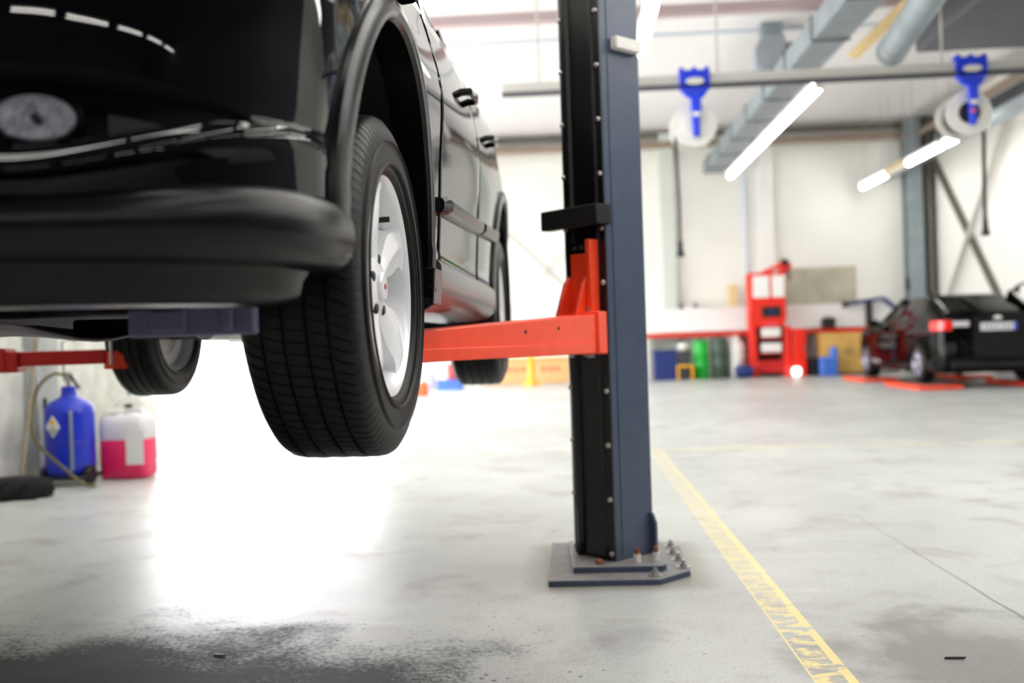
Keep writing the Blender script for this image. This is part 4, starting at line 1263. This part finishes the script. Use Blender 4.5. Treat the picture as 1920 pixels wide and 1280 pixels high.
MB().lathe([(0, 0), (.2, 0), (.21, .03), (.21, .34), (.12, .42), (.06, .44), (.06, .5), (0, .5)], n=28).build('jug_body', M['white_plastic'], wb)
MB().lathe([(0, .5), (.065, .5), (.065, .54), (0, .54)], n=20).build('cap', M['grey'], wb)
rd = thing('drum_trolley', 'dark red drum half hidden by the rear tyre of the suv', 'drum', (-2.35, 20.5, 0))
MB().lathe([(0, 0), (.17, 0), (.17, .2), (.18, .22), (.17, .24), (.17, .5), (0, .52)], n=24).build('shell', mat('deep red paint', (150, 40, 40), .5), rd)
MB().lathe([(0, .52), (.05, .52), (.05, .56), (0, .56)], (.08, 0, 0), 'z', 12).build('bung', M['dark'], rd)
crate((-2.35, 19.6, 0), (.5, .36, .2), M['blue_soft'], 'pale blue crate low on floor before the dark red drum')

# ------------------------------------------------------------------ left wall corner
tk = thing('drain_tank', 'cobalt blue wheeled oil drain tank beside the grey pillar', 'tank', (-3.60, 6.98, 0))
tp = [(0, .07), (.15, .07), (.165, .09), (.17, .12), (.17, .50), (.165, .545), (.13, .59), (.06, .625), (.055, .64), (.05, .70), (0, .70)]
MB().lathe(tp, n=40).build('tank_shell', M['blue_tank'], tk, 50)
MB().lathe([(.171, .135), (.175, .14), (.171, .145)], n=40).lathe([(.171, .30), (.174, .305), (.171, .31)], n=40).build('hoop', M['blue_tank'], tk)
def wheel_(x, y):
    return MB().lathe([(0, -.02), (.06, -.022), (.07, -.015), (.07, .015), (.06, .022), (0, .02)], (x, y, .07), 'x', 24)
for x in (-.15, .17): wheel_(x, -.06).build('castor', M['black_rubber'], tk)
MB().box((.01, -.03, .055), (.34, .30, .03)).build('chassis', M['dark'], tk, bevel=.01)
lb_ = MB().prism([(-.055, .42), (.0, .345), (.06, .42), (.0, .50)], -.178, -.172, 'xz').build('hazard_label', M['label_white'], tk)
MB().prism([(-.03, .44), (.028, .44), (.0, .485)], -.181, -.178, 'xz').build('label_symbol', M['label_yellow'], lb_)
q = MB()
for k in range(4): q.box((0.0, -.181, .375 + k * .014), (.035 + .02 * (k % 3), .003, .005))
q.build('label_print', M['label_grey'], lb_)
for o in (lb_,): o.rotation_euler = (0, 0, rad(-12))
MB().box((.085, -.15, .32), (.018, .02, .42)).build('level_gauge', M['galv'], tk, bevel=.003)
MB().tube([(0, 0, .70), (0, 0, .80)], .02, 12).build('valve', M['steel'], tk)
MB().bar((0, 0, .80), (.09, -.02, .68), .018, .02).build('lever', M['dark'], tk, bevel=.004)
MB().tube([(-.03, 0, .74), (-.04, 0, 1.02), (.02, 0, 1.04), (.06, 0, 1.03)], .006, 8).build('hook_rod', M['dark'], tk)
MB().rope([(-.02, 0, .78), (-.09, -.05, .79), (-.17, -.1, .70), (-.20, -.14, .52), (-.16, -.2, .36), (-.03, -.26, .24), (.12, -.30, .13), (.24, -.32, .04), (.33, -.32, .022)], .012, 10).build('drain_hose', M['olive_hose'], tk)
MB().bar((-.19, .02, .06), (-.19, .02, .62), .02, .02).build('push_handle', M['dark'], tk)

jg = thing('fluid_jug', 'translucent jug half full of pink fluid beside the blue tank', 'jug', (-3.29, 7.24, 0))
def rrect(w_, d_, r, n=6):
    out = []
    for cx, cy, a0 in ((w_ / 2 - r, d_ / 2 - r, 0), (-w_ / 2 + r, d_ / 2 - r, 90), (-w_ / 2 + r, -d_ / 2 + r, 180), (w_ / 2 - r, -d_ / 2 + r, 270)):
        for k in range(n + 1):
            a = rad(a0 + 90 * k / n); out.append((cx + r * math.cos(a), cy + r * math.sin(a)))
    return out
def rloft(levels, r):
    rows = [[(x, y, z) for x, y in rrect(w_, d_, min(r, w_ / 2.2, d_ / 2.2))] for w_, d_, z in levels]
    mb = MB(); mb.grid(rows, closed=True); k = len(rows[0])
    mb.add(rows[0], [tuple(reversed(range(k)))]); mb.add(rows[-1], [tuple(range(k))])
    return mb
rloft([(.33, .24, .01), (.35, .26, .03), (.35, .26, .285), (.345, .255, .29)], .05).build('pink_fluid', M['pink_liquid'], jg, 50)
rloft([(.345, .255, .291), (.35, .26, .30), (.35, .26, .40), (.31, .22, .45), (.24, .15, .47)], .05).build('jug_body', M['jug'], jg, 50)
MB().lathe([(0, .40), (.035, .40), (.035, .445), (0, .45)], (-.10, -.02, .03), 'z', 20).build('cap', M['dark'], jg)
MB().tube([(-.02, 0, .46), (.0, 0, .50), (.10, 0, .50), (.12, 0, .45)], .018, 10).build('grip', M['jug'], jg)
lb3 = MB().box((.105, -.132, .235), (.13, .006, .25)).build('paper_label', M['label_white'], jg)
cn = thing('fluid_jug', 'white canister with black cap behind the pink jug', 'jug', (-3.55, 7.75, 0))
rloft([(.30, .26, .0), (.32, .28, .03), (.32, .28, .42), (.26, .22, .48)], .05).build('jug_body', M['white_plastic'], cn, 50)
MB().lathe([(0, .48), (.03, .48), (.03, .52), (0, .52)], (.04, 0, 0), 'z', 16).build('cap', M['dark'], cn)
cn2 = thing('fluid_jug', 'tall white canister against the stained wall behind the pink jug', 'jug', (-3.70, 8.30, 0))
rloft([(.28, .24, .0), (.30, .26, .03), (.30, .26, .50), (.2, .18, .56)], .05).build('jug_body', M['white_plastic'], cn2, 50)
MB().lathe([(0, .56), (.03, .56), (.03, .60), (0, .60)], n=16).build('cap', M['white_plastic'], cn2)
mp = thing('mop', 'dark string mop leaning by the grey pillar', 'mop', (-3.62, 6.35, 0))
MB().tube([(0, 0, .08), (-.05, .42, 1.30)], .014, 10).build('handle', M['wood'], mp)
rows = []
for i in range(9):
    s = i / 8; row = []
    for j in range(40):
        a = 2 * PI * j / 40
        rr = (.03 + .21 * math.sin(PI / 2 * s)) * (1 + .12 * math.sin(a * 9 + i))
        row.append((rr * math.cos(a) * 1.1 - .06 * s, rr * math.sin(a) * .7 - .02, .13 * (1 - s ** 2.2) + .012))
    rows.append(row)
mb = MB(); mb.grid(rows, closed=True); mb.add(rows[0], [tuple(reversed(range(40)))]); mb.add([(p[0], p[1], .002) for p in rows[-1]], [tuple(range(40))])
mb.build('mop_head', M['mop'], mp)
hs = tag(MB().tube([(-3.95, 8.72, 1.6), (-3.94, 8.70, .7), (-3.9, 8.66, .25), (-3.88, 8.6, .05)], .012, 10).build('wall_hose', M['green_hose']), 'green hose hanging on the stained wall, nearer the blue tank', 'hose')
hs = tag(MB().tube([(-3.95, 9.08, 1.6), (-3.94, 9.08, .7), (-3.93, 9.06, .3), (-3.9, 9.0, .03)], .018, 10).build('wall_hose', M['green_hose']), 'thicker green hose on stained wall next to the bright opening', 'hose')
pth = [(-3.05, 7.9, .008), (-3.1, 8.3, .008), (-2.9, 8.35, .008), (-2.75, 8.2, .008), (-2.6, 8.45, .008), (-2.4, 8.6, .008)]
tag(MB().rope(pth, .007, 8).build('cable', M['green_hose']), 'thin green cable lying on floor beside the pink jug', 'cable')
# litter in the foreground
for x, y, s, lab in ((1.045, 2.83, .03, 'small dark splinter on floor beside the yellow line'), (-1.08, 2.95, .018, 'tiny dark chip on floor under the suv bumper')):
    tag(MB().prism([(-s, -.003), (s * .6, -.006), (s, .001), (s * .2, .006), (-s * .8, .004)], 0, .004).build('splinter', M['dark'], loc=(x, y, .001)), lab, 'debris')

# ------------------------------------------------------------------ daylight, camera
w = bpy.data.worlds.new('sky'); SC.world = w; w.use_nodes = True
bg = w.node_tree.nodes['Background']
bg.inputs['Color'].default_value = (1., .985, 1., 1); bg.inputs['Strength'].default_value = 8.0

TH, RO, F = rad(3.22), .032, 1867.
fw = Vector((-math.sin(TH), math.cos(TH), 0)); r0 = Vector((math.cos(TH), math.sin(TH), 0)); u0 = Vector((0, 0, 1))
rr = r0 * math.cos(RO) - u0 * math.sin(RO); uu = u0 * math.cos(RO) + r0 * math.sin(RO)
cd = bpy.data.cameras.new('camera'); cam = bpy.data.objects.new('camera', cd); COL.objects.link(cam)
Mx = Matrix.Identity(4)
for i in range(3):
    Mx[i][0] = rr[i]; Mx[i][1] = uu[i]; Mx[i][2] = -fw[i]; Mx[i][3] = (0, 0, .92)[i]
cam.matrix_world = Mx
cd.sensor_width = 36.; cd.lens = 36. * F / 1920.
cd.clip_start = .05; cd.clip_end = 300
cd.dof.use_dof = True; cd.dof.focus_distance = 2.45; cd.dof.aperture_fstop = 1.9
SC.camera = cam
vs = SC.view_settings
SC.display_settings.display_device = 'sRGB'
vs.view_transform = 'Standard'; vs.look = 'None'; vs.gamma = 1; vs.use_curve_mapping = False
vs.exposure = .1
SC.cycles.max_bounces = 10; SC.cycles.diffuse_bounces = 5; SC.cycles.glossy_bounces = 5; SC.cycles.transmission_bounces = 6
SC.cycles.sample_clamp_indirect = 8.
